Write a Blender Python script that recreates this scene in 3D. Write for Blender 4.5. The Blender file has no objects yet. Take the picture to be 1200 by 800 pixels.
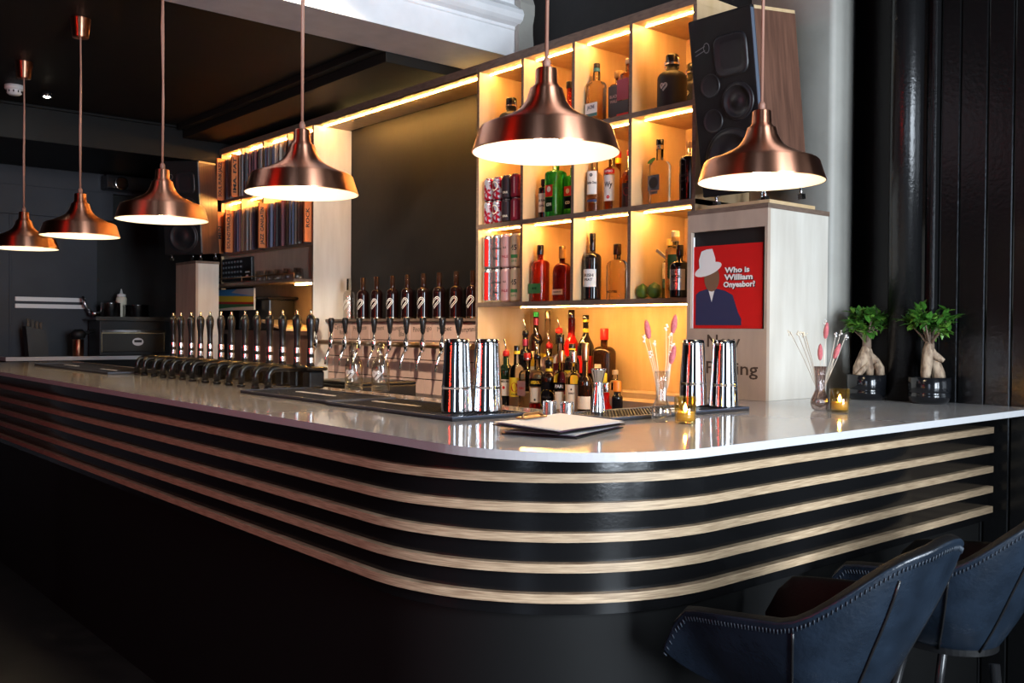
import bpy, bmesh, math, random
from mathutils import Vector, Matrix
random.seed(7)
PI = math.pi
scn = bpy.context.scene
COL = scn.collection

# ------------------------------------------------------------------ materials
def nt(name):
    m = bpy.data.materials.new(name); m.use_nodes = True
    n = m.node_tree.nodes; l = m.node_tree.links
    return m, n, l, n['Principled BSDF']

def mat(name, col, rough=.5, metal=0., trans=0., ior=1.45, var=0., vscale=12., stretch=(1, 1, 1), bump=0., bscale=60., emit=None, estr=0.,
        coat=0., aniso=0., arot=0., alpha=1., col2=None, bstretch=(1, 1, 1), spec=.5, ramp=(.3, .7)):
    m, n, l, b = nt(name)
    b.inputs['Base Color'].default_value = (*col, 1); b.inputs['Roughness'].default_value = rough
    b.inputs['Metallic'].default_value = metal; b.inputs['IOR'].default_value = ior
    b.inputs['Transmission Weight'].default_value = trans; b.inputs['Coat Weight'].default_value = coat
    b.inputs['Coat Roughness'].default_value = .08; b.inputs['Anisotropic'].default_value = aniso; b.inputs['Anisotropic Rotation'].default_value = arot
    b.inputs['Specular IOR Level'].default_value = spec
    if emit:
        b.inputs['Emission Color'].default_value = (*emit, 1); b.inputs['Emission Strength'].default_value = estr
    if var or bump:
        tc = n.new('ShaderNodeTexCoord')
        def noise(sc, st, det=5):
            mp = n.new('ShaderNodeMapping'); mp.inputs['Scale'].default_value = st
            l.new(tc.outputs['Object'], mp.inputs['Vector'])
            nz = n.new('ShaderNodeTexNoise'); nz.inputs['Scale'].default_value = sc; nz.inputs['Detail'].default_value = det
            l.new(mp.outputs[0], nz.inputs['Vector']); return nz
        if var:
            nz = noise(vscale, stretch)
            r = n.new('ShaderNodeValToRGB')
            c2 = col2 or tuple(max(0, c * (1 - var)) for c in col)
            r.color_ramp.elements[0].color = (*c2, 1); r.color_ramp.elements[0].position = ramp[0]
            r.color_ramp.elements[1].color = (*col, 1); r.color_ramp.elements[1].position = ramp[1]
            l.new(nz.outputs['Fac'], r.inputs[0]); l.new(r.outputs[0], b.inputs['Base Color'])
        if bump:
            nb = noise(bscale, bstretch)
            bp = n.new('ShaderNodeBump'); bp.inputs['Strength'].default_value = bump; bp.inputs['Distance'].default_value = .004
            l.new(nb.outputs['Fac'], bp.inputs['Height']); l.new(bp.outputs[0], b.inputs['Normal'])
    return m

M = {}
def mk(k, *a, **kw): M[k] = mat(k, *a, **kw); return M[k]
mk('black_paint', (.008, .0078, .0078), .35, bump=.25, bscale=30, spec=.3)
mk('black_wall', (.010, .0096, .010), .5, bump=.3, bscale=14, var=.4, vscale=5, spec=.3)
mk('black_ceiling', (.011, .0095, .008), .6, bump=.2, bscale=8, spec=.25)
mk('blue_grey_wall', (.032, .035, .044), .55, var=.3, vscale=3, bump=.3, bscale=20, spec=.35)
mk('beam_black', (.005, .005, .005), .5, spec=.2)
mk('gloss_black', (.007, .007, .0075), .26, bump=.35, bscale=90)
mk('bar_black', (.006, .006, .0065), .17, bump=.05, bscale=120, spec=.45)
mk('kick_black', (.005, .005, .005), .6, spec=.2)
mk('board_black', (.004, .004, .0042), .2, bump=.12, bscale=60, spec=.45)
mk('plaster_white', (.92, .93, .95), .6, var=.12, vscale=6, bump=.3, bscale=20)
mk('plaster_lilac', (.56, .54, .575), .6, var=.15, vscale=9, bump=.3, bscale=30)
mk('plaster_grey', (.40, .385, .345), .55, var=.2, vscale=5, bump=.25, bscale=30)
mk('floor_dark', (.018, .016, .014), .45, var=.5, vscale=8, bump=.1)
mk('birch', (.66, .475, .28), .42, var=.22, vscale=5, stretch=(3.2, 3.2, .5), bump=.06, bscale=50, col2=(.55, .37, .19))
mk('birch_daylit', (.68, .64, .57), .45, var=.14, vscale=5, stretch=(3, 3, .5), bump=.05, bscale=50, col2=(.56, .51, .44))  # birch with the daylight on the plinth sides put into its colour
mk('ply_face', (.47, .36, .28), .5, var=.2, vscale=6, stretch=(2.5, 2.5, .8), bump=.06, bscale=60)
mk('ply_edge', (.20, .135, .10), .55, var=.4, vscale=22, stretch=(1, 1, 5), bump=.1, bscale=80)
mk('batten_ply', (.60, .45, .29), .45, var=.5, vscale=16, stretch=(.9, .9, 26), bump=.15, bscale=60, bstretch=(1, 1, 12), col2=(.26, .17, .10))
mk('quartz', (.53, .525, .53), .07, var=.04, vscale=40)
mk('copper', (.74, .35, .22), .38, 1., aniso=.95, arot=.25)
tg = M['copper'].node_tree.nodes.new('ShaderNodeTangent'); tg.direction_type = 'RADIAL'; tg.axis = 'Z'
M['copper'].node_tree.links.new(tg.outputs[0], M['copper'].node_tree.nodes['Principled BSDF'].inputs['Tangent'])
mk('copper_cord', (.34, .17, .12), .5)
mk('lamp_white', (.80, .77, .68), .5)
mk('bulb', (1, .9, .7), .3, emit=(1, .80, .52), estr=44)
mk('led', (1, .8, .4), .3, emit=(1, .50, .12), estr=200)
mk('led_soft', (1, .8, .4), .3, emit=(1, .55, .15), estr=150)
mk('led_up', (1, .8, .4), .3, emit=(1, .68, .25), estr=14)
mk('neon_red', (1, .05, .03), .3, emit=(1, .03, .015), estr=34)
mk('spot_glow', (1, .9, .7), .3, emit=(1, .85, .6), estr=60)
mk('chrome', (.82, .83, .85), .07, 1.)
mk('steel', (.62, .62, .64), .22, 1., aniso=.7, arot=.25)
mk('brass', (.72, .58, .36), .25, 1.)
mk('bronze', (.42, .27, .15), .3, 1.)
mk('rubber', (.016, .017, .021), .42, bump=.1, bscale=120)
mk('rubber_edge', (.05, .065, .10), .45)
mk('black_plastic', (.011, .011, .012), .22)
mk('matte_black', (.008, .008, .0085), .55)
mk('speaker_black', (.006, .0062, .007), .55, bump=.12, bscale=220, spec=.3)
mk('speaker_edge', (.10, .12, .16), .4)
mk('cone', (.010, .010, .012), .4)
mk('walnut', (.17, .080, .052), .42, var=.5, vscale=14, stretch=(4, 4, .35), bump=.08, bscale=60, bstretch=(3, 3, .4), col2=(.09, .042, .028))
mk('leather', (.014, .023, .038), .26, var=.5, vscale=9, bump=.3, bscale=90, col2=(.005, .008, .013))
mk('leather_dark', (.0045, .0045, .005), .55, bump=.2, bscale=110, spec=.25)
mk('thread', (.03, .04, .055), .6)
mk('leg_black', (.012, .012, .013), .25)
mk('tile', (.64, .43, .35), .16, var=.12, vscale=8)
mk('grout', (.05, .035, .03), .8)
mk('ink', (.02, .018, .018), .6)
mk('ink_brown', (.06, .035, .022), .7)
mk('white', (.80, .79, .77), .5)
mk('white_emblem', (.80, .78, .72), .4)
mk('emblem_grey', (.13, .13, .14), .4)
mk('cream', (.78, .70, .55), .55)
mk('paper', (.92, .92, .95), .6)
mk('paper_purple', (.25, .14, .22), .6)
mk('red', (.58, .012, .010), .4)
mk('poster_red', (.56, .012, .012), .32)
mk('orange_card', (.70, .19, .055), .5)
mk('orange', (.80, .22, .02), .4)
mk('yellow', (.85, .58, .03), .4)
mk('green', (.03, .17, .05), .4)
mk('bright_green', (.05, .55, .10), .4)
mk('navy', (.025, .030, .085), .5)
mk('skin_brown', (.20, .105, .06), .5)
mk('blue', (.06, .32, .72), .5)
mk('teal', (.03, .15, .17), .45)
mk('silver_can', (.62, .62, .65), .25, .9)
mk('pink_can', (.50, .30, .30), .35, .3)
mk('beige_can', (.48, .38, .26), .4, .2)
mk('multi_can', (.50, .55, .66), .25, .5, var=.9, vscale=42, col2=(.34, .008, .03), ramp=(.47, .54))
mk('dark_can', (.04, .03, .035), .35, .3)
mk('crimson_can', (.28, .02, .045), .35, .3)
mk('glass', (.97, .97, .95), .02, trans=1., ior=1.24)
mk('glass_warm', (.98, .94, .86), .02, trans=1., ior=1.22)
mk('amber', (.70, .22, .03), .03, trans=.9, ior=1.35)
mk('whiskey_red', (.62, .035, .01), .04, trans=.75, ior=1.35)
mk('whiskey_dark', (.22, .014, .008), .05, trans=.5, ior=1.35)
mk('campari', (.80, .012, .008), .06, trans=.45, ior=1.35)
mk('glass_green', (.03, .42, .05), .03, trans=.75, ior=1.4)
mk('bottle_green', (.012, .030, .012), .06, trans=.15)
mk('bottle_black', (.008, .007, .008), .07)
mk('bottle_brown', (.022, .008, .004), .06)
mk('wine_dark', (.010, .003, .003), .06)
mk('lime', (.05, .13, .012), .4, var=.4, vscale=60, bump=.3, bscale=200)
mk('leaf', (.05, .17, .022), .35, var=.45, vscale=30)
mk('leaf_light', (.13, .30, .04), .35, var=.3, vscale=30)
mk('bark', (.40, .30, .21), .75, var=.7, vscale=26, stretch=(2, 2, 1), bump=1., bscale=45, col2=(.13, .085, .055), ramp=(.38, .62))
mk('bark_dark', (.20, .14, .10), .8, var=.4, vscale=30, bump=.6, bscale=80)
mk('soil', (.035, .025, .02), .9, bump=1, bscale=80)
mk('pot_black', (.006, .0065, .008), .14)
mk('pink_tail', (.62, .17, .19), .9, var=.3, vscale=90, bump=.8, bscale=300)
mk('stem_pale', (.70, .64, .55), .8)
mk('stem_tan', (.36, .28, .20), .8)
mk('wax', (.85, .68, .30), .5)
mk('flame', (1, .7, .3), .4, emit=(1, .62, .22), estr=130)
mk('screen_dark', (.012, .012, .013), .3)
mk('steel_dark', (.06, .055, .05), .3, .8)
mk('cork', (.62, .42, .22), .7, var=.3, vscale=60)
mk('wood_cap', (.70, .42, .14), .5)
def thin(k, col, tint=1.):
    m, n, l, b = nt(k); n.remove(b); tr = n.new('ShaderNodeBsdfTransparent'); tr.inputs[0].default_value = (*col, 1)
    gl = n.new('ShaderNodeBsdfGlossy'); gl.inputs['Roughness'].default_value = .03; lw = n.new('ShaderNodeLayerWeight'); lw.inputs[0].default_value = .5
    pw = n.new('ShaderNodeMath'); pw.operation = 'POWER'; pw.inputs[1].default_value = 2.5; l.new(lw.outputs['Facing'], pw.inputs[0])
    ma = n.new('ShaderNodeMath'); ma.operation = 'MULTIPLY_ADD'; ma.inputs[1].default_value = .75; ma.inputs[2].default_value = .09; l.new(pw.outputs[0], ma.inputs[0])
    mx = n.new('ShaderNodeMixShader'); l.new(ma.outputs[0], mx.inputs[0]); l.new(tr.outputs[0], mx.inputs[1]); l.new(gl.outputs[0], mx.inputs[2])
    l.new(mx.outputs[0], n['Material Output'].inputs[0]); M[k] = m
thin('glass_thin', (.93, .93, .92)); thin('glass_amber', (.99, .86, .48)); thin('glass_smoky', (.70, .62, .60))
SPINES = [mk('sleeve_%s' % a, c, .28, coat=.4, bump=.3, bscale=60, bstretch=(1, 1, .2)) for a, c in
          [('grey', (.30, .28, .29)), ('dark', (.08, .07, .075)), ('brown', (.30, .19, .14)), ('plum', (.22, .09, .10)), ('blue', (.15, .16, .24)), ('taupe', (.46, .38, .33))]]

# ------------------------------------------------------------------ mesh builder
_tx = {}
def textmesh(s, bold=0.):
    k = (s, bold)
    if k not in _tx:
        cu = bpy.data.curves.new('t', 'FONT'); cu.body = s; cu.size = 1; cu.resolution_u = 2; cu.offset = bold
        cu.align_x = 'CENTER'; cu.align_y = 'CENTER'
        o = bpy.data.objects.new('t', cu); COL.objects.link(o)
        dg = bpy.context.evaluated_depsgraph_get(); me = bpy.data.meshes.new_from_object(o.evaluated_get(dg))
        _tx[k] = ([(v.co.x, v.co.y) for v in me.vertices], [list(p.vertices) for p in me.polygons])
        bpy.data.objects.remove(o); bpy.data.curves.remove(cu); bpy.data.meshes.remove(me)
    return _tx[k]

class MB:
    def __init__(s): s.v = []; s.f = []; s.mi = []; s.sm = []
    def add(s, vs, fs, m=0, sm=False):
        o = len(s.v); s.v += [tuple(v) for v in vs]
        for f in fs: s.f.append([i + o for i in f]); s.mi.append(m); s.sm.append(sm)
        return s
    def box(s, a, b, m=0):
        (x0, y0, z0), (x1, y1, z1) = [min(i, j) for i, j in zip(a, b)], [max(i, j) for i, j in zip(a, b)]
        return s.add([(x0, y0, z0), (x1, y0, z0), (x1, y1, z0), (x0, y1, z0), (x0, y0, z1), (x1, y0, z1), (x1, y1, z1), (x0, y1, z1)],
                     [(0, 3, 2, 1), (4, 5, 6, 7), (0, 1, 5, 4), (1, 2, 6, 5), (2, 3, 7, 6), (3, 0, 4, 7)], m)
    def lathe(s, prof, n=24, m=0, c=(0, 0, 0), ex=2., sx=1., sy=1., rot=0., sm=True, mx=None, flute=0., nf=0):
        vs = []; fs = []; rings = []
        for r, z in prof:
            if r <= 1e-6: rings.append([len(vs)]); vs.append((0, 0, z)); continue
            ring = []
            for i in range(n):
                a = 2 * PI * i / n; ca, sa = math.cos(a), math.sin(a)
                k = r if ex == 2 else r / (abs(ca) ** ex + abs(sa) ** ex) ** (1 / ex)
                if nf: k *= 1 + flute * math.cos(nf * a)
                ring.append(len(vs)); x, y = ca * k * sx, sa * k * sy
                vs.append((x * math.cos(rot) - y * math.sin(rot), x * math.sin(rot) + y * math.cos(rot), z))
            rings.append(ring)
        for A, B in zip(rings, rings[1:]):
            if len(A) == 1 and len(B) == 1: continue
            for i in range(n):
                j = (i + 1) % n
                if len(A) == 1: fs.append((A[0], B[j], B[i]))
                elif len(B) == 1: fs.append((A[i], A[j], B[0]))
                else: fs.append((A[i], A[j], B[j], B[i]))
        if mx is not None: vs = [mx @ Vector(v) for v in vs]
        vs = [(v[0] + c[0], v[1] + c[1], v[2] + c[2]) for v in vs]
        return s.add(vs, fs, m, sm)
    def tube(s, pts, r, n=8, m=0, cap=True, sm=True):
        pts = [Vector(p) for p in pts]; rs = r if isinstance(r, (list, tuple)) else [r] * len(pts)
        vs = []; fs = []; prev = None
        for i, p in enumerate(pts):
            t = (pts[min(i + 1, len(pts) - 1)] - pts[max(i - 1, 0)]).normalized()
            if prev is None:
                u = t.orthogonal().normalized()
            else:
                u = (prev - t * prev.dot(t)); u = u.normalized() if u.length > 1e-6 else t.orthogonal().normalized()
            w = t.cross(u); prev = u
            for k in range(n):
                a = 2 * PI * k / n; vs.append(p + (u * math.cos(a) + w * math.sin(a)) * rs[i])
        for i in range(len(pts) - 1):
            for k in range(n):
                j = (k + 1) % n; fs.append((i * n + k, i * n + j, (i + 1) * n + j, (i + 1) * n + k))
        s.add(vs, fs, m, sm)
        if cap:
            o = len(s.v) - len(vs); e = (len(pts) - 1) * n
            s.f.append([o + k for k in reversed(range(n))]); s.mi.append(m); s.sm.append(False)
            s.f.append([o + e + k for k in range(n)]); s.mi.append(m); s.sm.append(False)
        return s
    def prism(s, poly, z0, z1, m=0, fn=None, sm=False):
        n = len(poly); fn = fn or (lambda x, y, z: (x, y, z))
        vs = [fn(x, y, z0) for x, y in poly] + [fn(x, y, z1) for x, y in poly]
        s.add(vs, [list(reversed(range(n))), list(range(n, 2 * n))], m)
        s.add(vs, [(i, (i + 1) % n, n + (i + 1) % n, n + i) for i in range(n)], m, sm); return s
    def sheet(s, poly, fn, m=0): return s.add([fn(x, y) for x, y in poly], [list(range(len(poly)))], m)
    def arc(s, r, z0, z1, a0, a1, m=0, n=12):
        vs = []
        for i in range(n + 1):
            a = a0 + (a1 - a0) * i / n
            vs += [(r * math.cos(a), r * math.sin(a), z0), (r * math.cos(a), r * math.sin(a), z1)]
        return s.add(vs, [(2 * i, 2 * i + 2, 2 * i + 3, 2 * i + 1) for i in range(n)], m, True)
    def text(s, t, size, fn, m=0, bold=0., width=None):
        vs, fs = textmesh(t, bold)
        w = max(v[0] for v in vs) - min(v[0] for v in vs); k = size
        kx = k if width is None else width / w
        return s.add([fn(x * kx, y * k) for x, y in vs], fs, m)
    def stroke(s, pts, w, fn, m=0, closed=False):
        n = len(pts); P = [Vector(p) for p in pts]; L = []
        for i in range(n):
            a = P[(i - 1) % n] if closed or i else P[i]; b = P[(i + 1) % n] if closed or i < n - 1 else P[i]
            d = (b - a).normalized(); q = Vector((-d.y, d.x)) * w / 2; L.append((P[i] + q, P[i] - q))
        vs = [fn(*v) for q in L for v in q]
        return s.add(vs, [(2 * i, 2 * i + 1, (2 * i + 3) % (2 * n), (2 * i + 2) % (2 * n)) for i in range(n if closed else n - 1)], m)
    def build(s, name, mats, parent=None, bevel=0., subsurf=0):
        me = bpy.data.meshes.new(name); me.from_pydata(s.v, [], s.f)
        for m in (mats if isinstance(mats, (list, tuple)) else [mats]): me.materials.append(M[m] if isinstance(m, str) else m)
        for p, mi, sm in zip(me.polygons, s.mi, s.sm): p.material_index = mi; p.use_smooth = sm
        me.update(); o = bpy.data.objects.new(name, me); COL.objects.link(o)
        if parent is not None: o.parent = parent
        if bevel:
            b = o.modifiers.new('bevel', 'BEVEL'); b.width = bevel; b.segments = 2; b.limit_method = 'ANGLE'; b.angle_limit = .7
        if subsurf:
            q = o.modifiers.new('sub', 'SUBSURF'); q.levels = q.render_levels = subsurf
        return o

def tag(o, label=None, cat=None, group=None, kind=None):
    for k, v in (('label', label), ('category', cat), ('group', group), ('kind', kind)):
        if v: o[k] = v
    return o
def thing(name, label, cat, loc=(0, 0, 0), rz=0., group=None):
    o = bpy.data.objects.new(name, None); COL.objects.link(o); o.empty_display_size = .05
    o.location = loc; o.rotation_euler = (0, 0, rz); return tag(o, label, cat, group)
def solo(mb, name, mats, label, cat, loc=(0, 0, 0), rz=0., group=None, **k):
    o = mb.build(name, mats, **k); o.location = loc; o.rotation_euler = (0, 0, rz); return tag(o, label, cat, group)
def struct(mb, name, mats, **k): o = mb.build(name, mats, **k); o['kind'] = 'structure'; return o
def copy_tree(o, parent=None):
    kids = list(o.children); c = o.copy(); COL.objects.link(c)
    if parent is not None: c.parent = parent
    for ch in kids: copy_tree(ch, c)
    return c
def place(o, label, loc, rz=None):
    o['label'] = label; o.location = loc
    if rz is not None: o.rotation_euler = (0, 0, rz)
    return o
def curl(r, ac, zc):      # wraps flat print on a cylinder, text centre facing angle ac
    return lambda x, y: (r * math.cos(ac + x / r), r * math.sin(ac + x / r), zc + y)

# ------------------------------------------------------------------ the room
struct(MB().box((-2.8, -2.8, -.1), (3.47, 8.9, 0)), 'floor', 'floor_dark')
struct(MB().box((-2.8, 4.0, 2.83), (3.47, 8.9, 2.95)), 'ceiling_rear', 'black_ceiling')
struct(MB().box((-2.8, -2.8, 3.42), (3.47, 4.0, 3.5)), 'ceiling_front', 'black_ceiling')
# back wall: black boards behind the bar
w = MB()
w.box((3.31, 3.85, 0), (3.47, 6.98, 2.83)); w.box((3.40, 2.435, 0), (3.47, 3.85, 3.42))
struct(w, 'wall_back', 'black_wall')
# right wall of tongue and groove boards, seen past the pier
w = MB(); y = 1.66
w.box((3.49, -2.8, 0), (3.56, 1.66, 3.42)).box((3.53, 1.66, 0), (3.56, 1.72, 3.42)).box((3.62, 1.60, 0), (3.70, 2.3, 3.42)).box((3.56, 1.60, 0), (3.62, 1.69, 3.42))
ys = [1.66, 1.588, 1.492, 1.403, 1.31, 1.21, 1.11, 1.01, .9, .8, .7, .6, .4, .2, 0, -.4, -.8, -1.2, -2, -2.8]
for a, b in zip(ys, ys[1:]): w.box((3.47, b + .001, 0), (3.489, a - .001, 3.42))
struct(w, 'wall_right', 'board_black', bevel=.005)
w = MB()
for a, b, d in ((1.715, 1.69, .0), (1.684, 1.664, .03)): w.box((3.47 - d, b, 0), (3.529, a, 3.42))
struct(w, 'trim_1', 'gloss_black', bevel=.006)
# pale rounded pier beside the plinth
w = MB(); prof = [(3.386, 2.43), (3.386, 2.07)] + [(3.411 - .025 * math.cos(a), 2.07 - .025 * math.sin(a)) for a in (.3, .7, 1.1, 1.4, 1.57)] + [(3.47, 2.043), (3.53, 2.047), (3.57, 2.06), (3.59, 2.09), (3.59, 2.43)]
w.prism(prof, 0, 3.42, sm=True)
struct(w, 'trim_2', 'plaster_grey')
# far end: dropped beam, far wall, dark doorway side
struct(MB().box((-2.8, 6.98, 2.59), (3.47, 7.12, 2.83)).box((-2.8, 6.96, 2.81), (3.47, 6.98, 2.83)), 'trim_3', 'beam_black', bevel=.004)
struct(MB().box((-2.8, 8.3, 0), (3.47, 8.4, 2.83)), 'wall_far', 'black_wall')
w = MB().box((-2.8, 8.22, 0), (2.52, 8.299, 2.44)).box((-2.8, 8.2, 2.44), (1.78, 8.299, 2.83)).box((1.78, 8.2, 2.22), (2.64, 8.299, 2.45)).box((1.78, 8.24, 2.45), (3.0, 8.299, 2.83))
w.box((1.86, 8.214, 0), (1.88, 8.22, 2.22))
struct(w, 'trim_4', 'blue_grey_wall', bevel=.003)
struct(MB().box((-2.8, 7.12, 2.60), (3.47, 8.2, 2.66)), 'trim_5', 'beam_black')
struct(MB().box((-2.9, -1.0, 0), (-2.8, 8.9, 3.5)).box((-2.9, -2.8, 0), (-2.8, -2.1, 3.5)).box((-2.9, -2.1, 0), (-2.8, -1.0, .45)).box((-2.9, -2.1, 3.2), (-2.8, -1.0, 3.5)), 'wall_left', 'black_wall')
struct(MB().box((-2.88, -2.1, .45), (-2.82, -2.05, 3.2)).box((-2.88, -1.05, .45), (-2.82, -1.0, 3.2)).box((-2.88, -2.1, .45), (-2.82, -1.0, .5)).box((-2.88, -2.1, 3.15), (-2.82, -1.0, 3.2)).box((-2.88, -2.05, 2.2), (-2.82, -1.05, 2.24)), 'window_3', 'matte_black')
struct(MB().box((3.47, 6.98, 0), (3.56, 8.9, 2.83)), 'wall_kitchen', 'black_wall')
# street side wall with three tall glazed windows
w = MB(); w.box((-2.8, -2.9, 0), (3.56, -2.8, .45)); w.box((-2.8, -2.9, 3.2), (3.56, -2.8, 3.5))
wx = [(.4, 1.45), (1.7, 2.5)]
for a, b in ((-2.8, .4), (1.45, 1.7), (2.5, 3.56)): w.box((a, -2.9, .45), (b, -2.8, 3.2))
struct(w, 'wall_front', 'black_wall')
for i, (a, b) in enumerate(wx):
    f = MB()
    for p, q in (((a, -2.88, .45), (a + .05, -2.82, 3.2)), ((b - .05, -2.88, .45), (b, -2.82, 3.2)), ((a, -2.88, .45), (b, -2.82, .5)), ((a, -2.88, 3.15), (b, -2.82, 3.2)), ((a, -2.88, 2.2), (b, -2.82, 2.24))): f.box(p, q)
    struct(f, 'window_%d' % (i + 1), 'matte_black')
# white downstand beam with a plaster cornice on its near face
w = MB()
sec = [(4.23, 2.79), (3.87, 2.79), (3.87, 2.93), (3.862, 2.935), (3.862, 2.95)] + [(3.87 - .07 * math.sin(a), 3.0 - .05 * math.cos(a)) for a in (.2, .6, 1., 1.57, 2.1, 2.6)] + [(3.872, 3.07), (3.872, 3.42), (4.23, 3.42)]
w.prism(sec, -2.8, 3.31, fn=lambda y, z, x: (x, y, z))
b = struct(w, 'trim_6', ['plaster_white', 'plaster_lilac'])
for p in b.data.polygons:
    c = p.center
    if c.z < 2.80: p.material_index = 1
w = MB(); random.seed(3)
pts = [(3.86, 2.72)] + [(3.83 + random.uniform(-.012, .012), 2.72 + k * .05) for k in range(1, 15)] + [(3.87, 3.42)]
w.prism(pts, 3.30, 3.40, fn=lambda y, z, x: (x, y, z)); struct(w, 'trim_7', 'plaster_grey')
# bulkhead along the ceiling above the records
struct(MB().box((2.74, 4.24, 2.74), (3.31, 6.96, 2.829)).box((2.68, 4.24, 2.79), (2.735, 6.9, 2.829)), 'trim_8', 'black_ceiling', bevel=.003)

# ------------------------------------------------------------------ bar
def lpath(x, y, r, far, right, n=16):
    p = [(x, far), (x, (far + y + r) / 2), (x, y + r)]
    p += [(x + r - r * math.cos(a), y + r - r * math.sin(a)) for a in [PI / 2 * i / n for i in range(1, n + 1)]]
    return p + [((right + x + r) / 2, y), (right, y)]
bar = thing('bar_counter', 'black curved bar front banded with five pale plywood battens', 'bar', (1.28, 1.44, 0))
def off(p): return [(x - 1.28, y - 1.44) for x, y in p]
outer = off(lpath(1.298, 1.458, .585, 7.1, 3.44)); inner = off(lpath(1.36, 1.52, .525, 7.1, 3.44))
MB().prism(outer + inner[::-1], .70, 1.079, sm=True).build('panel', 'bar_black', bar)
outer = off(lpath(1.33, 1.49, .55, 7.1, 3.44)); inner = off(lpath(1.40, 1.56, .49, 7.1, 3.44))
MB().prism(outer + inner[::-1], .0, .70, sm=True).build('kick_panel', 'kick_black', bar)
MB().box((1.99 - 1.28, 2.12 - 1.44, 0), (2.02 - 1.28, 7.1 - 1.44, 1.06)).build('rear_panel', 'kick_black', bar)
for z in (1.028, .9605, .892, .822, .7525):
    o_ = off(lpath(1.278, 1.438, .605, 7.1, 3.43, 24)); i_ = off(lpath(1.2985, 1.4585, .5845, 7.1, 3.43, 24))
    MB().prism(o_ + i_[::-1], z - .021, z, sm=True).build('batten', 'batten_ply', bar)
ct = lpath(1.264, 1.312, .42, 7.24, 3.468, 28)
top = ct + [(3.468, 1.72), (3.615, 1.72), (3.615, 2.04), (3.384, 2.04), (3.384, 2.43), (2.86, 2.43), (2.86, 2.12), (2.06, 2.12), (2.06, 7.24)]
solo(MB().prism([(x - 1.264, y - 1.312) for x, y in top], 0, .02, sm=False), 'countertop', 'quartz', 'glossy white stone countertop curving round the corner of the bar', 'countertop', (1.264, 1.312, 1.08), bevel=.002)

# ------------------------------------------------------------------ backbar: shelf grid
SX, SZ = 3.03, [1.476, 1.87, 2.265, 2.665]
SY = [3.839, 3.488, 3.137, 2.787, 2.435]
sh = thing('bottle_shelf', 'tall birch plywood bottle shelf of lit square cells', 'shelf', (SX, 3.137, 1.0))
def rel(a, o): return tuple(i - j for i, j in zip(a, o))
def pbox(parent, name, a, b, mats, o, front=None, **k):
    mb = MB().box(rel(a, o), rel(b, o)); ob = mb.build(name, mats, parent, **k)
    if front is not None: ob.data.polygons[front].material_index = 1
    return ob
SO = (SX, 3.137, 1.0)
for i, y in enumerate(SY):
    y0 = y - .009 if 0 < i < 4 else (y - .018 if i == 0 else y)
    z0 = .9 if i == 0 else 1.466
    if i == 4: z0 = 1.82
    pbox(sh, 'side_panel' if i in (0, 4) else 'divider', (SX, y0, z0), (3.399, y0 + .018, 2.655), ['birch', 'ply_edge'], SO, 5)
for k, z in enumerate(SZ):
    h = .011 if k < 3 else .0
    pbox(sh, 'board', (SX - .001, 2.435 if k else 2.435, z - .011), (3.399, 3.839, z + (.011 if k < 3 else .030)), ['birch', 'ply_edge'], SO, 5)
pbox(sh, 'back_panel', (3.385, 2.437, 1.05), (3.3995, 3.82, 2.655), 'birch', SO)
for k in range(3):
    for i in range(4):
        a, b = SY[i] - .02, SY[i + 1] + .012
        pbox(sh, 'light_strip', (3.10, b, SZ[k + 1] - .0145), (3.105, a, SZ[k + 1] - .0115), 'led', SO)
pbox(sh, 'light_strip', (3.13, 2.45, 1.461), (3.138, 3.60, 1.4645), 'led_soft', SO)
# low worktop in the recess below the shelf and stepped bottle stand
bc = thing('back_counter', 'brown low worktop under the lit bottle shelf', 'counter', (3.1, 3.1, 0)); BO = (3.1, 3.1, 0)
pbox(bc, 'worktop', (2.72, 2.44, .945), (3.384, 3.818, .97), 'ply_face', BO, bevel=.002); pbox(bc, 'cabinet', (2.75, 2.46, 0), (3.38, 3.815, .945), 'ply_face', BO)
bs = thing('bottle_riser', 'two stepped brown risers on the low worktop lifting the rear spirit bottles', 'stand', (3.2, 3.1, .9705))
MB().box((-.11, -.64, 0), (.035, .70, .075)).build('step', 'ply_face', bs, bevel=.002)
MB().box((.0355, -.64, 0), (.182, .70, .10)).build('step', 'ply_face', bs, bevel=.002)
# ------------------------------------------------------------------ canopy between the shelf and the records
cn = thing('canopy', 'plywood canopy with a long warm light strip bridging the black panel', 'canopy', (SX, 4.7, 2.66))
pbox(cn, 'soffit', (SX, 3.841, 2.655), (3.30, 5.56, 2.675), ['birch', 'ply_edge'], (SX, 4.7, 2.66), 5)
pbox(cn, 'fascia', (SX - .002, 3.841, 2.655), (SX + .018, 7.0, 2.695), ['ply_edge'], (SX, 4.7, 2.66))
pbox(cn, 'light_strip', (3.10, 3.845, 2.651), (3.106, 5.53, 2.6545), 'led', (SX, 4.7, 2.66))
pbox(cn, 'light_strip', (3.22, 3.95, 2.6755), (3.224, 5.5, 2.679), 'led_up', (SX, 4.7, 2.66))
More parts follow.
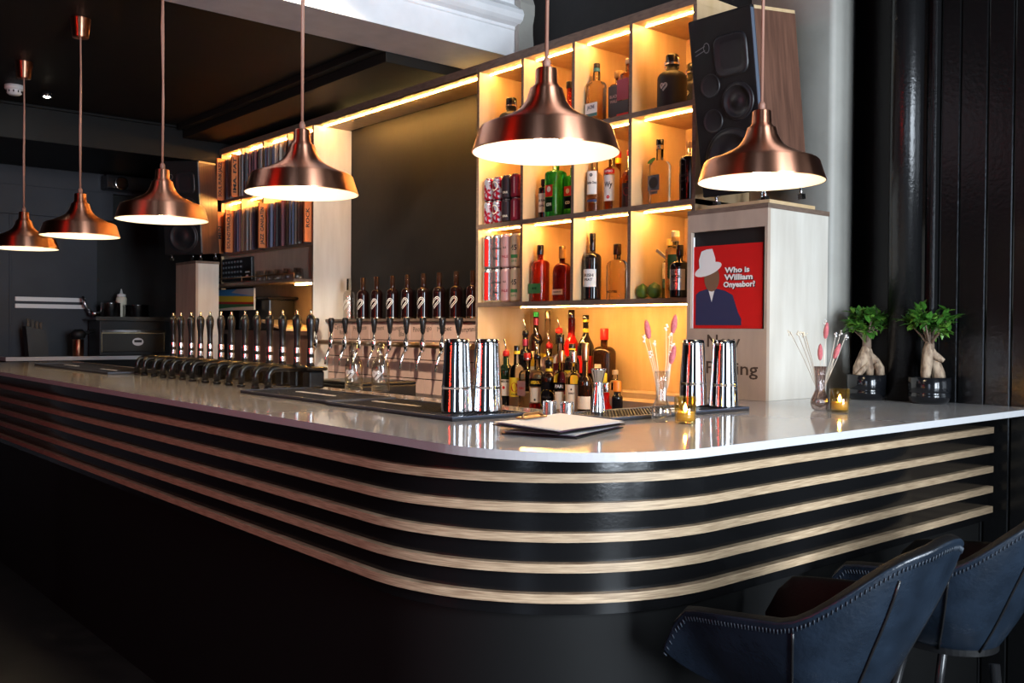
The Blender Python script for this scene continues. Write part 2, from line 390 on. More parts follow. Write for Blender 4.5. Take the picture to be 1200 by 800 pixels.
# ------------------------------------------------------------------ record shelf
rs = thing('record_shelf', 'birch plywood record shelf with two lit rows of vinyl', 'shelf', (SX, 6.25, 1.0)); RO = (SX, 6.25, 1.0)
RY = [6.955, 6.603, 6.252, 5.893, 5.545]; RZ = [1.905, 2.30, 2.69]
pbox(rs, 'side_panel', (SX, 5.53, 0.9), (3.309, 5.548, 2.653), ['birch_daylit', 'ply_edge'], RO, 5)
for i, y in enumerate(RY[:4]): pbox(rs, 'divider', (SX, y - .009, 1.89), (3.305, y + .009, 2.653), ['birch', 'ply_edge'], RO, 5)
for k, z in enumerate((1.895, 2.295)): pbox(rs, 'board', (SX, 5.549, z - .01), (3.305, 6.963, z + .01), ['birch', 'ply_edge'], RO, 5)
pbox(rs, 'board', (SX + .02, 5.561, 2.655), (3.305, 6.963, 2.675), ['birch', 'ply_edge'], RO, 5)
pbox(rs, 'back_panel', (3.296, 5.549, 1.2), (3.309, 6.963, 2.65), 'ply_face', RO)
for z in (2.284, 2.65):
    for a, b in zip(RY, RY[1:]): pbox(rs, 'light_strip', (3.10, b + .012, z - .003), (3.106, a - .012, z), 'led', RO)
# records
protos = []
for i, ms in enumerate(SPINES):
    r_ = solo(MB().box((0, -.0035, 0), (.25, .0035, .302)).box((-.004, -.0045, 0), (.25, -.0035, .306), 1), 'vinyl_record', [ms, 'glass_thin'] if False else [ms, ms], 'x', 'record'); protos.append(r_)
random.seed(11); used = set()
CARDS = [(1, 6.932, 'SOUL FUNK JAZZ', 'orange divider card at the left end of the upper row, its lettering running full height'),
         (1, 6.672, 'IMA. FAT', 'orange divider card inside the upper row, right end of the first bay'),
         (0, 6.932, 'MEN', 'orange divider card at the left end of the lower row, one short black word'),
         (0, 6.775, 'SOUNDTRACKS', 'orange divider card in the lower row of the first bay, scribbled all over'),
         (0, 6.225, 'JAZZ  CAN/LATIN', 'orange divider card at the start of the third bay of the lower row'),
         (0, 5.572, 'ROCK', 'orange divider card at the right end of the lower row')]
BAY = ('leftmost', 'second', 'third', 'rightmost')
for row, z0 in ((1, 2.3055), (0, 1.9055)):
    for ci, (a, b) in enumerate(zip(RY, RY[1:])):
        y = a - .02
        while y > b + .016:
            if any(r == row and abs(y - cy) < .017 for r, cy, _, _ in CARDS): y -= .008; continue
            k = random.randrange(len(SPINES)); o = protos[k]
            if k in used: o = copy_tree(protos[k])
            used.add(k)
            o['label'] = 'sleeved vinyl record among its neighbours, %s bay of the %s row of the record shelf' % (BAY[ci], 'upper' if row else 'lower')
            o['group'] = '%s row records, %s bay' % ('upper' if row else 'lower', BAY[ci])
            o.location = (SX + .005 + random.uniform(-.012, .012), y, z0); o.rotation_euler = (random.uniform(-.006, .006), 0, 0)
            y -= random.choice((.0135, .014, .016, .02))
for row, y, text, label in CARDS:
    t = thing('record_divider', label, 'divider card', (2.985, y, 2.3055 if row else 1.9055), 0, 'orange record dividers')
    MB().box((0, -.008, 0), (.29, .008, .312)).build('card', 'orange_card', t, bevel=.001)
    MB().text(text, .034, lambda x, q: (.023 - q, -.0092, .155 + x), width=min(.26, .032 * len(text)), bold=.03).build('lettering', 'ink', t)
# ------------------------------------------------------------------ bottles, cans and glassware
def bprof(R, H, rn, zs, zn, foot=.004, round_=3, top=None):
    p = [(0, 0), (R - foot, 0), (R, foot), (R, foot + .004), (R, zs - .003), (R, zs)]
    for k in range(1, 6):
        t = k / 5; c = .5 - .5 * math.cos(PI * t)
        if round_ == 3: p.append((R + (rn - R) * math.sin(t * PI / 2) ** 2 if False else R + (rn - R) * (1 - math.cos(t * PI / 2)) if False else rn + (R - rn) * math.cos(t * PI / 2), zs + (zn - zs) * math.sin(t * PI / 2)))
        else: p.append((R + (rn - R) * c, zs + (zn - zs) * t))
    return p + [(rn, H), (0, H)]
FX = PI                       # fronts face the room, -X
def bottle(label, loc, R, H, body, rn=.014, zs=None, zn=None, shape='round', ex=2., sx=1., sy=1., cap=None, labels=(), pourer=None, group=None, face=FX, name='bottle', cat='bottle', ring=None, soft=3, neck=None):
    zs = zs or H * .62; zn = zn or H * .74
    t = thing(name, label, cat, (loc[0], loc[1], loc[2] + .0005), 0, group)
    mb = MB(); n = 28
    mb.lathe(bprof(R, H, rn, zs, zn, round_=soft), n, ex=ex, sx=sx, sy=sy); mb.build('glass_body' if name == 'bottle' else 'body', body, t)
    if neck: MB().lathe([(rn + .0004, zn + .004), (rn + .0004, H)], 16).build('neck_foil', neck, t)
    if cap:
        ch, cr, cm = cap[:3]
        MB().lathe([(0, H + .0002), (cr * .97, H + .0002), (cr, H + .003), (cr, H + ch - .003), (cr * .9, H + ch), (0, H + ch)], 18).build('cap', cm, t)
        if len(cap) > 3: MB().lathe([(cr + .0006, H + .002), (cr + .0006, H + ch * cap[4])], 18).build('cap_band', cap[3], t)
    if ring: MB().lathe([(rn + .0012, ring[0]), (rn + .0012, ring[1])], 16).build('neck_ring', ring[2], t)
    if pourer:
        MB().lathe([(0, H + .0002), (rn + .002, H + .0002), (rn + .003, H + .01), (rn + .001, H + .022), (.005, H + .026), (0, H + .026)], 14).build('pourer_stopper', pourer, t)
        MB().tube([(0, 0, H + .024), (-.003, 0, H + .045), (-.012, .004, H + .075)], [.0042, .0036, .003], 8).build('pourer_spout', 'chrome', t)
    for L in labels:
        z0, z1, half, lm = L[:4]
        ac = face if face != FX else FX + .3
        if ex != 2:
            f = R * sx + .0006
            mb = MB().box((-f - .0003, -R * sy * half, z0), (-f + .0002, R * sy * half, z1))
        else:
            mb = MB().arc(R * sx + .0006, z0, z1, ac - half, ac + half)
        lb = mb.build('label', lm, t)
        for tx in L[4:]:
            txt, size, dz, tm = tx[:4]
            if ex != 2: fn = lambda x, y, q=(z0 + z1) / 2 + dz: (-R * sx - .0014, -x, q + y)
            else: fn = curl(R * sx + .0012, ac + (tx[5] if len(tx) > 5 else 0), (z0 + z1) / 2 + dz)
            if txt == '*disc':
                m_ = MB().sheet([(size * math.cos(a * PI / 8), size * math.sin(a * PI / 8)) for a in range(16)], fn)
            elif txt == '*heart':
                m_ = MB(); heart(m_, fn, size)
            else: m_ = MB().text(txt, size, fn, bold=.03, width=tx[4] if len(tx) > 4 else None)
            m_.build('emblem' if txt[0] == '*' else 'lettering', tm, lb)
    return t
def heart(mb, fn, s, w=.11, main=False):
    # heart drawn with parallel hairpin strokes
    def hp(c, d, ln, r):
        n = Vector((-d[1], d[0])); d = Vector(d); c = Vector(c); p = [c - d * (ln * (8 - k) / 8) + n * r for k in range(8)]
        for k in range(7):
            a = PI / 2 - PI * k / 6; p.append(c + n * (r * math.sin(a)) + d * (r * math.cos(a)))
        return p + [c - d * (ln * k / 8) - n * r for k in range(1, 9)]
    q = .7071
    for r in (.30, .15): mb.stroke([v * s for v in hp((.28, .28), (q, q), .80, r)], w * s * .75, fn)
    if main: return mb
    for r in (.30, .15): mb.stroke([v * s for v in hp((-.30, .30), (-q, q), .34, r)], w * s * .75, fn)
    return mb

z3, z2, z1 = 2.2765, 1.8815, 1.4875
# top row
def growler(label, loc):
    t = thing('growler', label, 'flask', (*loc[:2], loc[2] + .0005), 0, 'black growlers')
    MB().lathe(bprof(.062, .190, .024, .128, .160), 32).build('body', 'matte_black', t)
    cp = MB().lathe([(0, .1903), (.026, .1903), (.027, .194), (.027, .226), (.022, .232), (0, .232)], 20).build('cap', 'black_plastic', t)
    MB().lathe([(.0285, .188), (.0285, .195)], 20).build('cap_band', 'brass', t)
    MB().tube([(0, -.027, .218), (-.004, -.036, .205), (0, -.038, .182), (.003, -.030, .166)], .0022, 6).tube([(0, .027, .218), (-.004, .036, .205), (0, .038, .182), (.003, .030, .166)], .0022, 6).build('swing_wire', 'chrome', t)
    m = MB(); heart(m, curl(.0632, FX + .1, .085), .030); m.build('emblem', 'white_emblem', t)
    return t
growler('front black swing-top growler in the top left cell, white heart on it', (3.11, 3.665, z3))
growler('rear black swing-top growler half hidden in the top left cell', (3.27, 3.745, z3))
bottle('red-brown bottle with black stopper behind the lamp neck, second cell of the top row', (3.12, 3.255, z3), .034, .205, 'whiskey_red', cap=(.032, .016, 'matte_black'), labels=[(.04, .11, .9, 'cream')])
bottle('dark gold banded bottle behind the lamp neck in the top row', (3.24, 3.315, z3), .036, .24, 'bottle_brown', cap=(.04, .015, 'black_plastic', 'brass', .3), ring=(.20, .225, 'brass'))
bottle('clear square bottle with blue and white band label, top row', (3.12, 3.078, z3), .038, .245, 'glass_warm', ex=5, sy=1.05, sx=.9, zs=.18, zn=.205, cap=(.040, .0155, 'black_plastic', 'teal', .45),
       labels=[(.055, .102, .96, 'white', ('JACINE', .022, .004, 'navy', .045)), (.040, .055, .96, 'teal')])
bottle('tapered whiskey flask with a wide wooden stopper and dark red label, top row', (3.13, 2.945, z3), .036, .195, 'amber', ex=4, zs=.158, zn=.170, rn=.016, cap=(.030, .024, 'wood_cap'),
       labels=[(.02, .155, .9, 'dark_can', ('BLACK', .018, .02, 'pink_can', .05), ('WALL', .018, -.002, 'pink_can', .045)), (.0, .016, .85, 'red')])
bottle('tall bottle with small pale stopper and dark red label, top row', (3.10, 2.862, z3), .038, .235, 'amber', ex=4, zs=.17, zn=.20, rn=.012, cap=(.022, .016, 'cream'),
       labels=[(.075, .165, .9, 'crimson_can'), (.018, .072, .9, 'dark_can'), (.004, .017, .9, 'red')])
growler('black growler with white heart standing in the top right cell', (3.12, 2.635, z3))
growler('black growler hidden behind another in the top right cell', (3.29, 2.66, z3))
# second row: small cans
def can(label, loc, h, m, R=.033, extra=None, group=None, text=None):
    t = thing('can', label, 'can', (*loc[:2], loc[2] + .0005), 0, group)
    MB().lathe([(0, .004), (R - .007, .003), (R - .006, 0), (R - .001, .007), (R, .011), (R, .014), (R, h - .017), (R, h - .014), (R - .006, h - .004)], 24).build('body', m, t)
    MB().lathe([(R - .006, h - .004), (R - .0055, h), (R - .007, h), (R - .009, h - .004), (0, h - .004)], 20).build('lid', 'steel', t)
    if extra: extra(t, R, h)
    if text:
        for tx, s_, z, tm, wd in text: MB().text(tx, s_, curl(R + .0006, FX + .35, z), bold=.03, width=wd).build('lettering', tm, t)
    return t
def disc_on(m1, m2, z, r, dx=0.):
    def f(t, R, h):
        MB().sheet([(r * math.cos(a * PI / 10), r * math.sin(a * PI / 10)) for a in range(20)], curl(R + .0005, FX + dx, z)).build('badge', m1, t)
        MB().stroke([(r * math.cos(a * PI / 10), r * math.sin(a * PI / 10)) for a in range(20)], r * .22, curl(R + .0009, FX + dx, z), closed=True).build('badge_ring', m2, t)
    return f
def band(m, z0, z1, a=.5):
    return lambda t, R, h: MB().arc(R + .0005, z0, z1, FX + .35 - a, FX + .35 + a).build('band', m, t)
small = [(3.782, 'multi_can', None, 'red and blue marbled can'), (3.712, 'multi_can', disc_on('matte_black', 'cream', .07, .021), 'red and blue can with a round black badge'),
         (3.642, 'dark_can', None, 'charcoal can with faint script'), (3.572, 'crimson_can', band('pink_can', .02, .1, .12), 'crimson can with pale lettering')]
for lv in (0, 1):
    for y, m, ex_, d in small:
        can('%s, %s layer of the small cans' % (d, ('lower', 'upper')[lv]), (3.075, y, z2 + lv * .1165), .1155, m, extra=ex_, group='small cans, two layers',
            text=[('SOUR', .014, .03, 'cream', .03)] if m == 'dark_can' else None)
bottle('slim dark bottle with a cream printed label beside the green bottles', (3.12, 3.425, z2), .028, .165, 'wine_dark', zs=.15, zn=.158, cap=(.030, .017, 'bottle_black'), labels=[(.035, .125, 1.2, 'cream', ('DR RUM', .016, .01, 'ink', .04), ('GIN', .014, -.015, 'ink', .03))])
bottle('big bright green bottle with red and white figure label', (3.12, 3.345, z2), .043, .255, 'glass_green', ex=5, zs=.21, zn=.228, cap=(.03, .016, 'bright_green'),
       labels=[(.10, .155, .55, 'red', ('*disc', .014, .008, 'cream')), (.03, .095, .55, 'bottle_green', ('GIN', .02, .0, 'cream', .035))])
bottle('second green bottle with yellow neck against the divider', (3.16, 3.262, z2), .04, .235, 'glass_green', ex=5, zs=.18, zn=.20, cap=(.03, .015, 'yellow'),
       labels=[(.10, .145, .6, 'red', ('*disc', .012, 0, 'cream')), (.04, .095, .6, 'bottle_black', ('CO', .018, 0, 'cream', .03))])
bottle('clear vodka bottle with tall white label and small seal, middle row', (3.12, 3.085, z2), .036, .25, 'glass_warm', cap=(.03, .015, 'steel'),
       labels=[(.085, .19, .75, 'white', ('Kettle One', .017, .0, 'ink', .05), ('*disc', .008, .035, 'emblem_grey')), (.05, .062, .75, 'navy')])
bottle('clear bottle with red band and signature label, middle row', (3.12, 2.978, z2), .036, .27, 'glass_warm', cap=(.028, .015, 'steel'),
       labels=[(.165, .187, .8, 'red', ('WYBO', .014, 0, 'white', .042)), (.045, .16, .8, 'white', ('Wy', .034, .015, 'ink', .04), ('*disc', .008, -.04, 'red'))])
bottle('orange bottle with a dark label behind the middle row divider', (3.13, 2.878, z2), .035, .235, 'amber', cap=(.025, .014, 'red'), ring=(.13, .15, 'red'),
       labels=[(.01, .115, .9, 'dark_can', ('*disc', .018, .015, 'crimson_can'))])
bottle('bottle with tall yellow and red cap at the back of the third middle cell', (3.28, 3.09, z2), .034, .245, 'amber', cap=(.06, .015, 'red', 'yellow', .45))
bottle('slim black-necked bottle at the back of the third middle cell', (3.28, 3.015, z2), .033, .235, 'bottle_brown', cap=(.05, .014, 'bottle_black', 'brass', .5))
bottle('clear gin bottle with round black seal label and green leaf tag, middle row right cell', (3.11, 2.69, z2), .045, .235, 'glass_warm', zs=.165, zn=.19, ex=3, sx=.85, cap=(.045, .0165, 'bottle_black', 'brass', .42),
       labels=[(.06, .125, .7, 'silver_can', ('*disc', .024, .0, 'ink')), (.045, .058, .5, 'silver_can', ('GIN', .01, 0, 'ink', .025))])
solo(MB().prism([(.022 * math.cos(a), .0085 * math.sin(a)) for a in [k * PI / 8 for k in range(16)]], 0, .0012, fn=lambda x, y, z: (-.035 - z, -x, y + x * .35)), 'leaf_tag', 'leaf_light', 'green leaf-shaped tag hung on the neck of the seal label bottle', 'tag', (3.105, 2.70, z2 + .187))
bottle('black bottle with silver diamond label against the right side panel', (3.10, 2.515, z2), .046, .215, 'bottle_black', zs=.165, zn=.19, cap=(.03, .014, 'wood_cap'), ring=(.195, .2, 'brass'),
       labels=[(.03, .031, .1, 'ink')])
dm = MB().sheet([(0, .055), (.032, .02), (.032, -.02), (0, -.055), (-.032, -.02), (-.032, .02)], curl(.0472, FX - .15, .095)); dm.text('NORDIC', .013, curl(.0478, FX - .15, .102), 1, .03, .05).text('SPIRIT', .010, curl(.0478, FX - .15, .08), 1, .03, .034)
lastb = [o for o in scn.objects if o.get('label', '').startswith('black bottle with silver diamond')][0]
dm.build('diamond_label', ['emblem_grey', 'ink'], lastb)
# bottom row: tall cans
tall = [(3.784, 'silver_can', band('red', .012, .15, .35), 'silver can with a red stripe', None), (3.714, 'silver_can', None, 'plain silver can with black script', [('NORTHERN', .015, .098, 'ink', .062), ('Ale', .022, .05, 'ink', .03)]),
        (3.643, 'pink_can', None, 'dusty pink can', [('PALE', .017, .055, 'crimson_can', .04), ('ALE', .012, .10, 'ink', .02)]), (3.572, 'beige_can', band('green', .045, .062, .6), 'beige can with big black numerals', [('45', .036, .095, 'ink', .034), ('DAYS', .012, .03, 'green', .03)])]
for lv in (0, 1):
    for y, m, ex_, d, tx in tall:
        can('%s, %s layer of the tall cans' % (d, ('lower', 'upper')[lv]), (3.075, y, z1 + lv * .169), .168, m, extra=ex_, group='tall cans, two layers', text=tx)
bottle('square shouldered bottle of red whiskey with a green band label', (3.10, 3.428, z1), .043, .225, 'whiskey_red', ex=3.2, sx=.85, zs=.178, zn=.20, cap=(.047, .0165, 'bottle_black'), labels=[(.038, .085, 1., 'green', ('RYE', .014, .0, 'bottle_green', .03))])
bottle('round shouldered flask of dark red whiskey with wooden stopper', (3.12, 3.295, z1), .052, .20, 'whiskey_dark', ex=2.6, sx=.6, zs=.135, zn=.18, rn=.016, cap=(.06, .0165, 'bronze', 'wood_cap', .75), labels=[(.03, .055, .7, 'cream', ('RESERVE', .010, 0, 'ink', .05))])
bottle('black whiskey bottle with a slanting white label', (3.11, 3.085, z1), .041, .225, 'bottle_black', zs=.19, zn=.215, cap=(.08, .0145, 'bottle_black'), labels=[(.06, .14, .9, 'white', ('IRISH', .018, .012, 'ink', .05), ('PEAT', .016, -.008, 'ink', .04))])
bottle('clear flask with round stopper and low black lettering', (3.12, 2.94, z1), .052, .20, 'glass_warm', ex=3, sx=.6, zs=.15, zn=.178, rn=.016, cap=(.048, .018, 'bottle_brown'), labels=[(.012, .013, .1, 'ink', ('MICHTERS', .015, .022, 'ink', .06))])
for y, lb, s_ in ((2.748, 'smaller lime on the bottom shelf, left one of the two', .029), (2.682, 'larger darker lime resting beside the green gin bottle', .031)):
    solo(MB().lathe([(0, 0), (.35, .06), (.75, .3), (1, .8), (1, 1.2), (.75, 1.7), (.3, 1.98), (.12, 2.1), (0, 2.12)], 20), 'lime', 'lime', lb, 'lime', (3.075, y, z1 + .0005), .4, 'limes on the shelf').scale = (s_, s_, s_ * 1.05)
gb = bottle('clear gin bottle with green back label and orange lettering running up it', (3.11, 2.60, z1), .042, .235, 'glass_warm', zs=.195, zn=.215, rn=.013, cap=(.045, .0175, 'cream', 'wood_cap', .45),
            labels=[(.08, .18, .5, 'green'), (.02, .055, .6, 'glass_amber', ('GIN', .016, 0, 'ink', .03))])
MB().text('LONGUEVILLE', .022, lambda x, y: curl(.0432, FX - .25, .13)(-y, x), bold=.02, width=.13).build('lettering', 'orange', gb)
bottle('slim green and white bottle with wooden cap at the back of the bottom right cell', (3.24, 2.735, z1), .036, .235, 'bottle_green', cap=(.03, .016, 'wood_cap'), labels=[(.09, .16, .9, 'cream'), (.05, .088, .9, 'teal')])
hb = solo(MB().box((-.004, -.045, 0), (.004, .045, .012)), 'hang_tag', 'cream', 'pale folded booklet tag hanging from the neck of the gin bottle', 'tag', (3.095, 2.655, z1 + .175)); hb.rotation_euler = (.62, 0, 0)
bottle('black bottle with grey square label and tiny red mark, beside the plinth', (3.06, 2.535, z1), .04, .17, 'bottle_black', zs=.125, zn=.15, cap=(.045, .015, 'bottle_brown'), labels=[(.03, .115, .95, 'silver_can', ('MICIL', .016, .012, 'ink', .05), ('*disc', .004, .03, 'red'), ('GIN', .008, -.01, 'ink', .02))])

# ------------------------------------------------------------------ the crowd of open bottles on the stepped stand
def B(label, x, y, z, R, H, body, k=1., **q):
    o = bottle(label, (x, y, z), R, H, body, face=FX + .55, **q); o.scale = (1, 1, k); return o
f, s2, t3 = .97, 1.0455, 1.0705
B('dark green whiskey bottle with beige label, leftmost of the front bottles', 3, 3.56, f, .034, .225, 'bottle_green', zs=.15, zn=.19, pourer='red', labels=[(.055, .125, 1.1, 'cream', ('JAMESON', .014, .026, 'bottle_green', .05), ('*disc', .007, .0, 'red')), (.012, .05, 1.1, 'bottle_black')], k=1.12)
B('clear rum bottle with yellow label and a red dot cap', 3, 3.48, f, .036, .215, 'glass', zs=.14, zn=.175, cap=(.035, .014, 'bottle_black', 'yellow', .4), labels=[(.05, .125, 1.0, 'yellow', ('*disc', .018, .0, 'red'), ('CLUB', .010, -.028, 'ink', .03))], k=1.22)
B('clear gin bottle with red and white crest label and red cap', 3, 3.405, f, .035, .205, 'glass', ex=3, zs=.14, zn=.165, cap=(.028, .016, 'red', 'steel', .3), labels=[(.06, .12, .8, 'pink_can', ('GIN', .014, .0, 'red', .035))], k=1.16)
B('bottle with a black band label and a little red liquor left at the bottom', 3, 3.332, f, .038, .215, 'glass', zs=.14, zn=.175, pourer='bottle_black', labels=[(.105, .138, 1.3, 'bottle_black', ('APEROL', .018, .0, 'yellow', .05)), (.04, .10, .7, 'cream', ('*disc', .005, -.02, 'ink')), (.001, .032, 3.1, 'campari')], k=1.12)
B('dark coffee liqueur bottle with a big yellow round label', 3, 3.252, f, .038, .205, 'bottle_brown', zs=.14, zn=.175, rn=.0155, pourer='bottle_black', ring=(.18, .192, 'yellow'), labels=[(.01, .135, 1.1, 'bottle_black', ('*disc', .042, -.012, 'yellow'), ('KAHLUA', .013, -.004, 'ink', .045))], k=1.06)
B('clear bottle with bronze screw cap and black band label', 3, 3.17, f, .035, .195, 'glass_warm', zs=.125, zn=.16, cap=(.045, .0155, 'bronze'), labels=[(.09, .12, 1.1, 'bottle_black', ('PARI', .017, 0, 'white', .04)), (.02, .085, .6, 'cream')], k=1.2)
B('clear bottle with silver screw cap and a plain cream label', 3, 3.09, f, .036, .195, 'glass_warm', zs=.13, zn=.16, cap=(.045, .0155, 'steel'), labels=[(.02, .115, 1.1, 'cream', ('VERMUT', .009, .015, 'ink', .03), ('*disc', .004, .03, 'ink'))], k=1.2)
B('brown bottle with a long bronze foil neck behind the jigger', 3, 3.015, f, .034, .22, 'bottle_brown', zs=.125, zn=.16, cap=(.07, .0165, 'bronze'), labels=[(.03, .08, 1., 'cream')], k=1.12)
B('slim black bottle with a chrome pourer and dark red neck band', 3.16, 3.6, s2, .036, .25, 'bottle_black', zs=.15, zn=.19, pourer='bottle_black', ring=(.205, .235, 'crimson_can'), k=1.1)
B('clear bottle with pale neck and black pourer in the middle row', 3.16, 3.51, s2, .035, .225, 'glass_warm', zs=.13, zn=.165, pourer='bottle_black', labels=[(.06, .12, 1., 'cream')], k=1.05)
B('pink liqueur bottle with red and black pourer in the middle row', 3.16, 3.425, s2, .035, .205, 'glass', zs=.14, zn=.17, pourer='red', labels=[(.05, .12, 1.2, 'pink_can')], k=1.05)
B('clear bottle with wide black cap over red liquor in the middle row', 3.16, 3.345, s2, .035, .215, 'glass', zs=.14, zn=.17, rn=.016, cap=(.04, .018, 'bottle_black'), labels=[(.0, .13, 3.1, 'crimson_can', ('BITTER', .012, .03, 'cream', .04))], k=1.12)
B('dark squat bottle with a yellow neck ring in the middle row', 3.16, 3.265, s2, .036, .20, 'bottle_black', zs=.14, zn=.175, cap=(.03, .016, 'bottle_black', 'yellow', .3), labels=[(.05, .11, 1., 'yellow', ('*disc', .015, 0, 'red'))], k=1.05)
B('tall dark bottle with a bright green cap at the back', 3.31, 3.69, t3, .036, .285, 'bottle_brown', zs=.17, zn=.215, cap=(.02, .015, 'bright_green'), ring=(.25, .28, 'crimson_can'), labels=[(.05, .14, 1., 'cream')], k=1.22)
B('pale yellow liqueur bottle with a brown cap at the back', 3.31, 3.6, t3, .04, .27, 'glass_warm', zs=.15, zn=.205, soft=1, cap=(.035, .016, 'bronze'), labels=[(.06, .13, 1., 'yellow')], k=1.24)
B('clear bottle with red stopper and a long bent pourer at the back', 3.31, 3.515, t3, .034, .24, 'glass_warm', zs=.16, zn=.19, rn=.0165, pourer='red', labels=[(.05, .14, 1.2, 'pink_can')], k=1.1)
B('tall bright red aperitif bottle with a black cap', 3.31, 3.425, t3, .037, .285, 'campari', zs=.17, zn=.22, soft=1, rn=.017, cap=(.035, .016, 'bottle_brown'), neck='glass_warm', labels=[(.05, .12, 1., 'white', ('BITTER', .014, 0, 'navy', .045))], k=1.19)
B('tall black bottle with yellow neck band beside the big red wax bottle', 3.31, 3.325, t3, .042, .265, 'bottle_black', zs=.16, zn=.225, soft=1, cap=(.03, .016, 'bottle_black', 'yellow', .4), ring=(.225, .24, 'yellow'), labels=[(.06, .13, 1., 'red')], k=1.2)
bottle('big dark round shouldered bottle with a red wax cap, right of the crowd', (3.30, 3.19, 1.0705), .060, .235, 'bottle_brown', ex=2.6, sx=.7, zs=.17, zn=.205, rn=.018, cap=(.055, .02, 'red'), labels=[(.05, .12, .35, 'cream')], face=FX + .4)
bottle('small bitters bottle with yellow cap', (3.05, 2.955, .9705), .026, .10, 'bottle_brown', zs=.075, zn=.085, rn=.013, cap=(.028, .0165, 'yellow'), labels=[(.012, .07, 1.4, 'white', ('BITTERS', .008, 0, 'ink', .035))], face=FX + .5).scale = (1.15, 1.15, 1.5)
bottle('small red bitters flask with steel top', (3.0, 2.885, .9705), .028, .075, 'campari', zs=.02, zn=.05, rn=.012, soft=1, cap=(.028, .0135, 'steel'), face=FX + .5).scale = (1.15, 1.15, 1.5)
bottle('small corked clear bottle with a black neck label', (3.06, 2.89, .9705), .028, .125, 'glass_warm', zs=.07, zn=.11, rn=.011, cap=(.014, .0115, 'cork'), labels=[(.02, .06, 1.2, 'cream')], ring=(.08, .1, 'bottle_black'), face=FX + .5).scale = (1.15, 1.15, 1.5)
bottle('small dark bottle with an orange cap, rightmost of the bitters', (3.0, 2.82, .9705), .021, .08, 'bottle_black', zs=.06, zn=.07, rn=.013, cap=(.03, .0155, 'orange'), labels=[(.0, .03, 3.1, 'cream')], face=FX + .5).scale = (1.15, 1.15, 1.5)

# ------------------------------------------------------------------ house wine taps: tiled wall, ledge, rail, taps and bottles
tw = thing('tap_wall', 'low pink tiled wall behind the row of wine taps', 'tiled wall', (3.136, 4.7, 0)); TO = (3.136, 4.7, 0)
pbox(tw, 'core', (3.142, 3.842, .6), (3.30, 5.526, 1.392), 'grout', TO)
tl = MB(); rowh = .108
for r in range(7):
    z1_ = 1.388 - r * rowh; y = 5.524 - (.0 if r % 2 else .07)
    es = [5.524] + ([5.454] if r % 2 == 0 else [])
    yy = es[-1]
    while yy > 3.845: yy -= .218; es.append(max(yy, 3.845))
    for a, b in zip(es, es[1:]):
        if a - b > .012: tl.box((0, a - .0025 - 4.7, z1_ - rowh + .005), (.008, b + .0025 - 4.7, z1_))
tl.build('tiling', 'tile', tw, bevel=.0012)
for txt, y, z, wd in (('Cynar', 5.38, 1.362, .13), ('Rosami', 5.32, 1.325, .10), ('Prosecco', 5.13, 1.352, .15), ('Verment', 4.92, 1.352, .13), ('Sauvignon', 4.70, 1.355, .17), ('Blanc', 4.65, 1.320, .09), ('Pinot Grigio', 4.46, 1.350, .18), ('Malbec', 4.25, 1.352, .13), ('Tempranillo', 4.03, 1.350, .17)):
    MB().text(txt, .04, lambda x, q, y=y, z=z: (-.0008, y - 4.7 - x + q * .0, z + q + x * .06), width=wd).build('lettering', 'ink', tw)
led = solo(MB().box((0, -.842, 0), (.19, .842, .016)), 'ledge', 'ply_edge', 'thin dark ledge on the tiled wall carrying the wine bottles', 'ledge', (3.118, 4.684, 1.3925), bevel=.002)
for i, y in enumerate((5.37, 5.2, 5.041, 4.866, 4.706, 4.541, 4.388, 4.228, 4.08)):
    t = thing('wine_bottle', ('empty clear wine bottle with white hairpin heart, leftmost on the ledge', 'second wine bottle from the left on the ledge, dark red inside', 'third wine bottle from the left on the ledge', 'fourth wine bottle from the left on the ledge', 'fifth wine bottle, the middle one of the nine on the ledge', 'sixth wine bottle from the left on the ledge', 'seventh wine bottle from the left on the ledge', 'eighth wine bottle, last one wholly clear of the shelf', 'ninth wine bottle, cut off by the edge of the bottle shelf')[i], 'bottle', (3.2, y, 1.409), 0, 'house wine bottles on the ledge')
    t.scale = (1, 1, 1.1)
    MB().lathe(bprof(.037, .235, .0145, .135, .165), 26).build('glass_body', 'glass_thin' if i == 0 else 'wine_dark', t)
    MB().lathe([(.0152, .17), (.0152, .235), (.0125, .2365)], 16).build('neck_foil', 'glass_warm' if i == 0 else 'bottle_brown', t)
    if i: MB().lathe([(.0375, .004), (.0375, .0095)], 26).build('base_rim', 'brass', t)
    m = MB(); heart(m, curl(.0378, FX + .2, .080), .055, .085, True); m.build('emblem', 'white_emblem', t)
rail = thing('tap_rail', 'brushed steel tap rail running across the pink tiles', 'rail', (3.03, 4.7, 1.262))
MB().tube([(0, .78, 0), (0, -.84, 0)], .016, 14).build('pipe', 'bronze', rail)
for y in (.6, 0, -.6): MB().tube([(0, y, 0), (.11, y, 0)], .012, 10).build('bracket', 'bronze', rail)
TY = [5.244, 5.076, 4.914, 4.751, 4.585, 4.419, 4.261, 4.083, 3.941]
ORD = ['first', 'second', 'third', 'fourth', 'fifth', 'sixth', 'seventh', 'eighth', 'ninth', 'tenth', 'eleventh', 'twelfth', 'thirteenth']
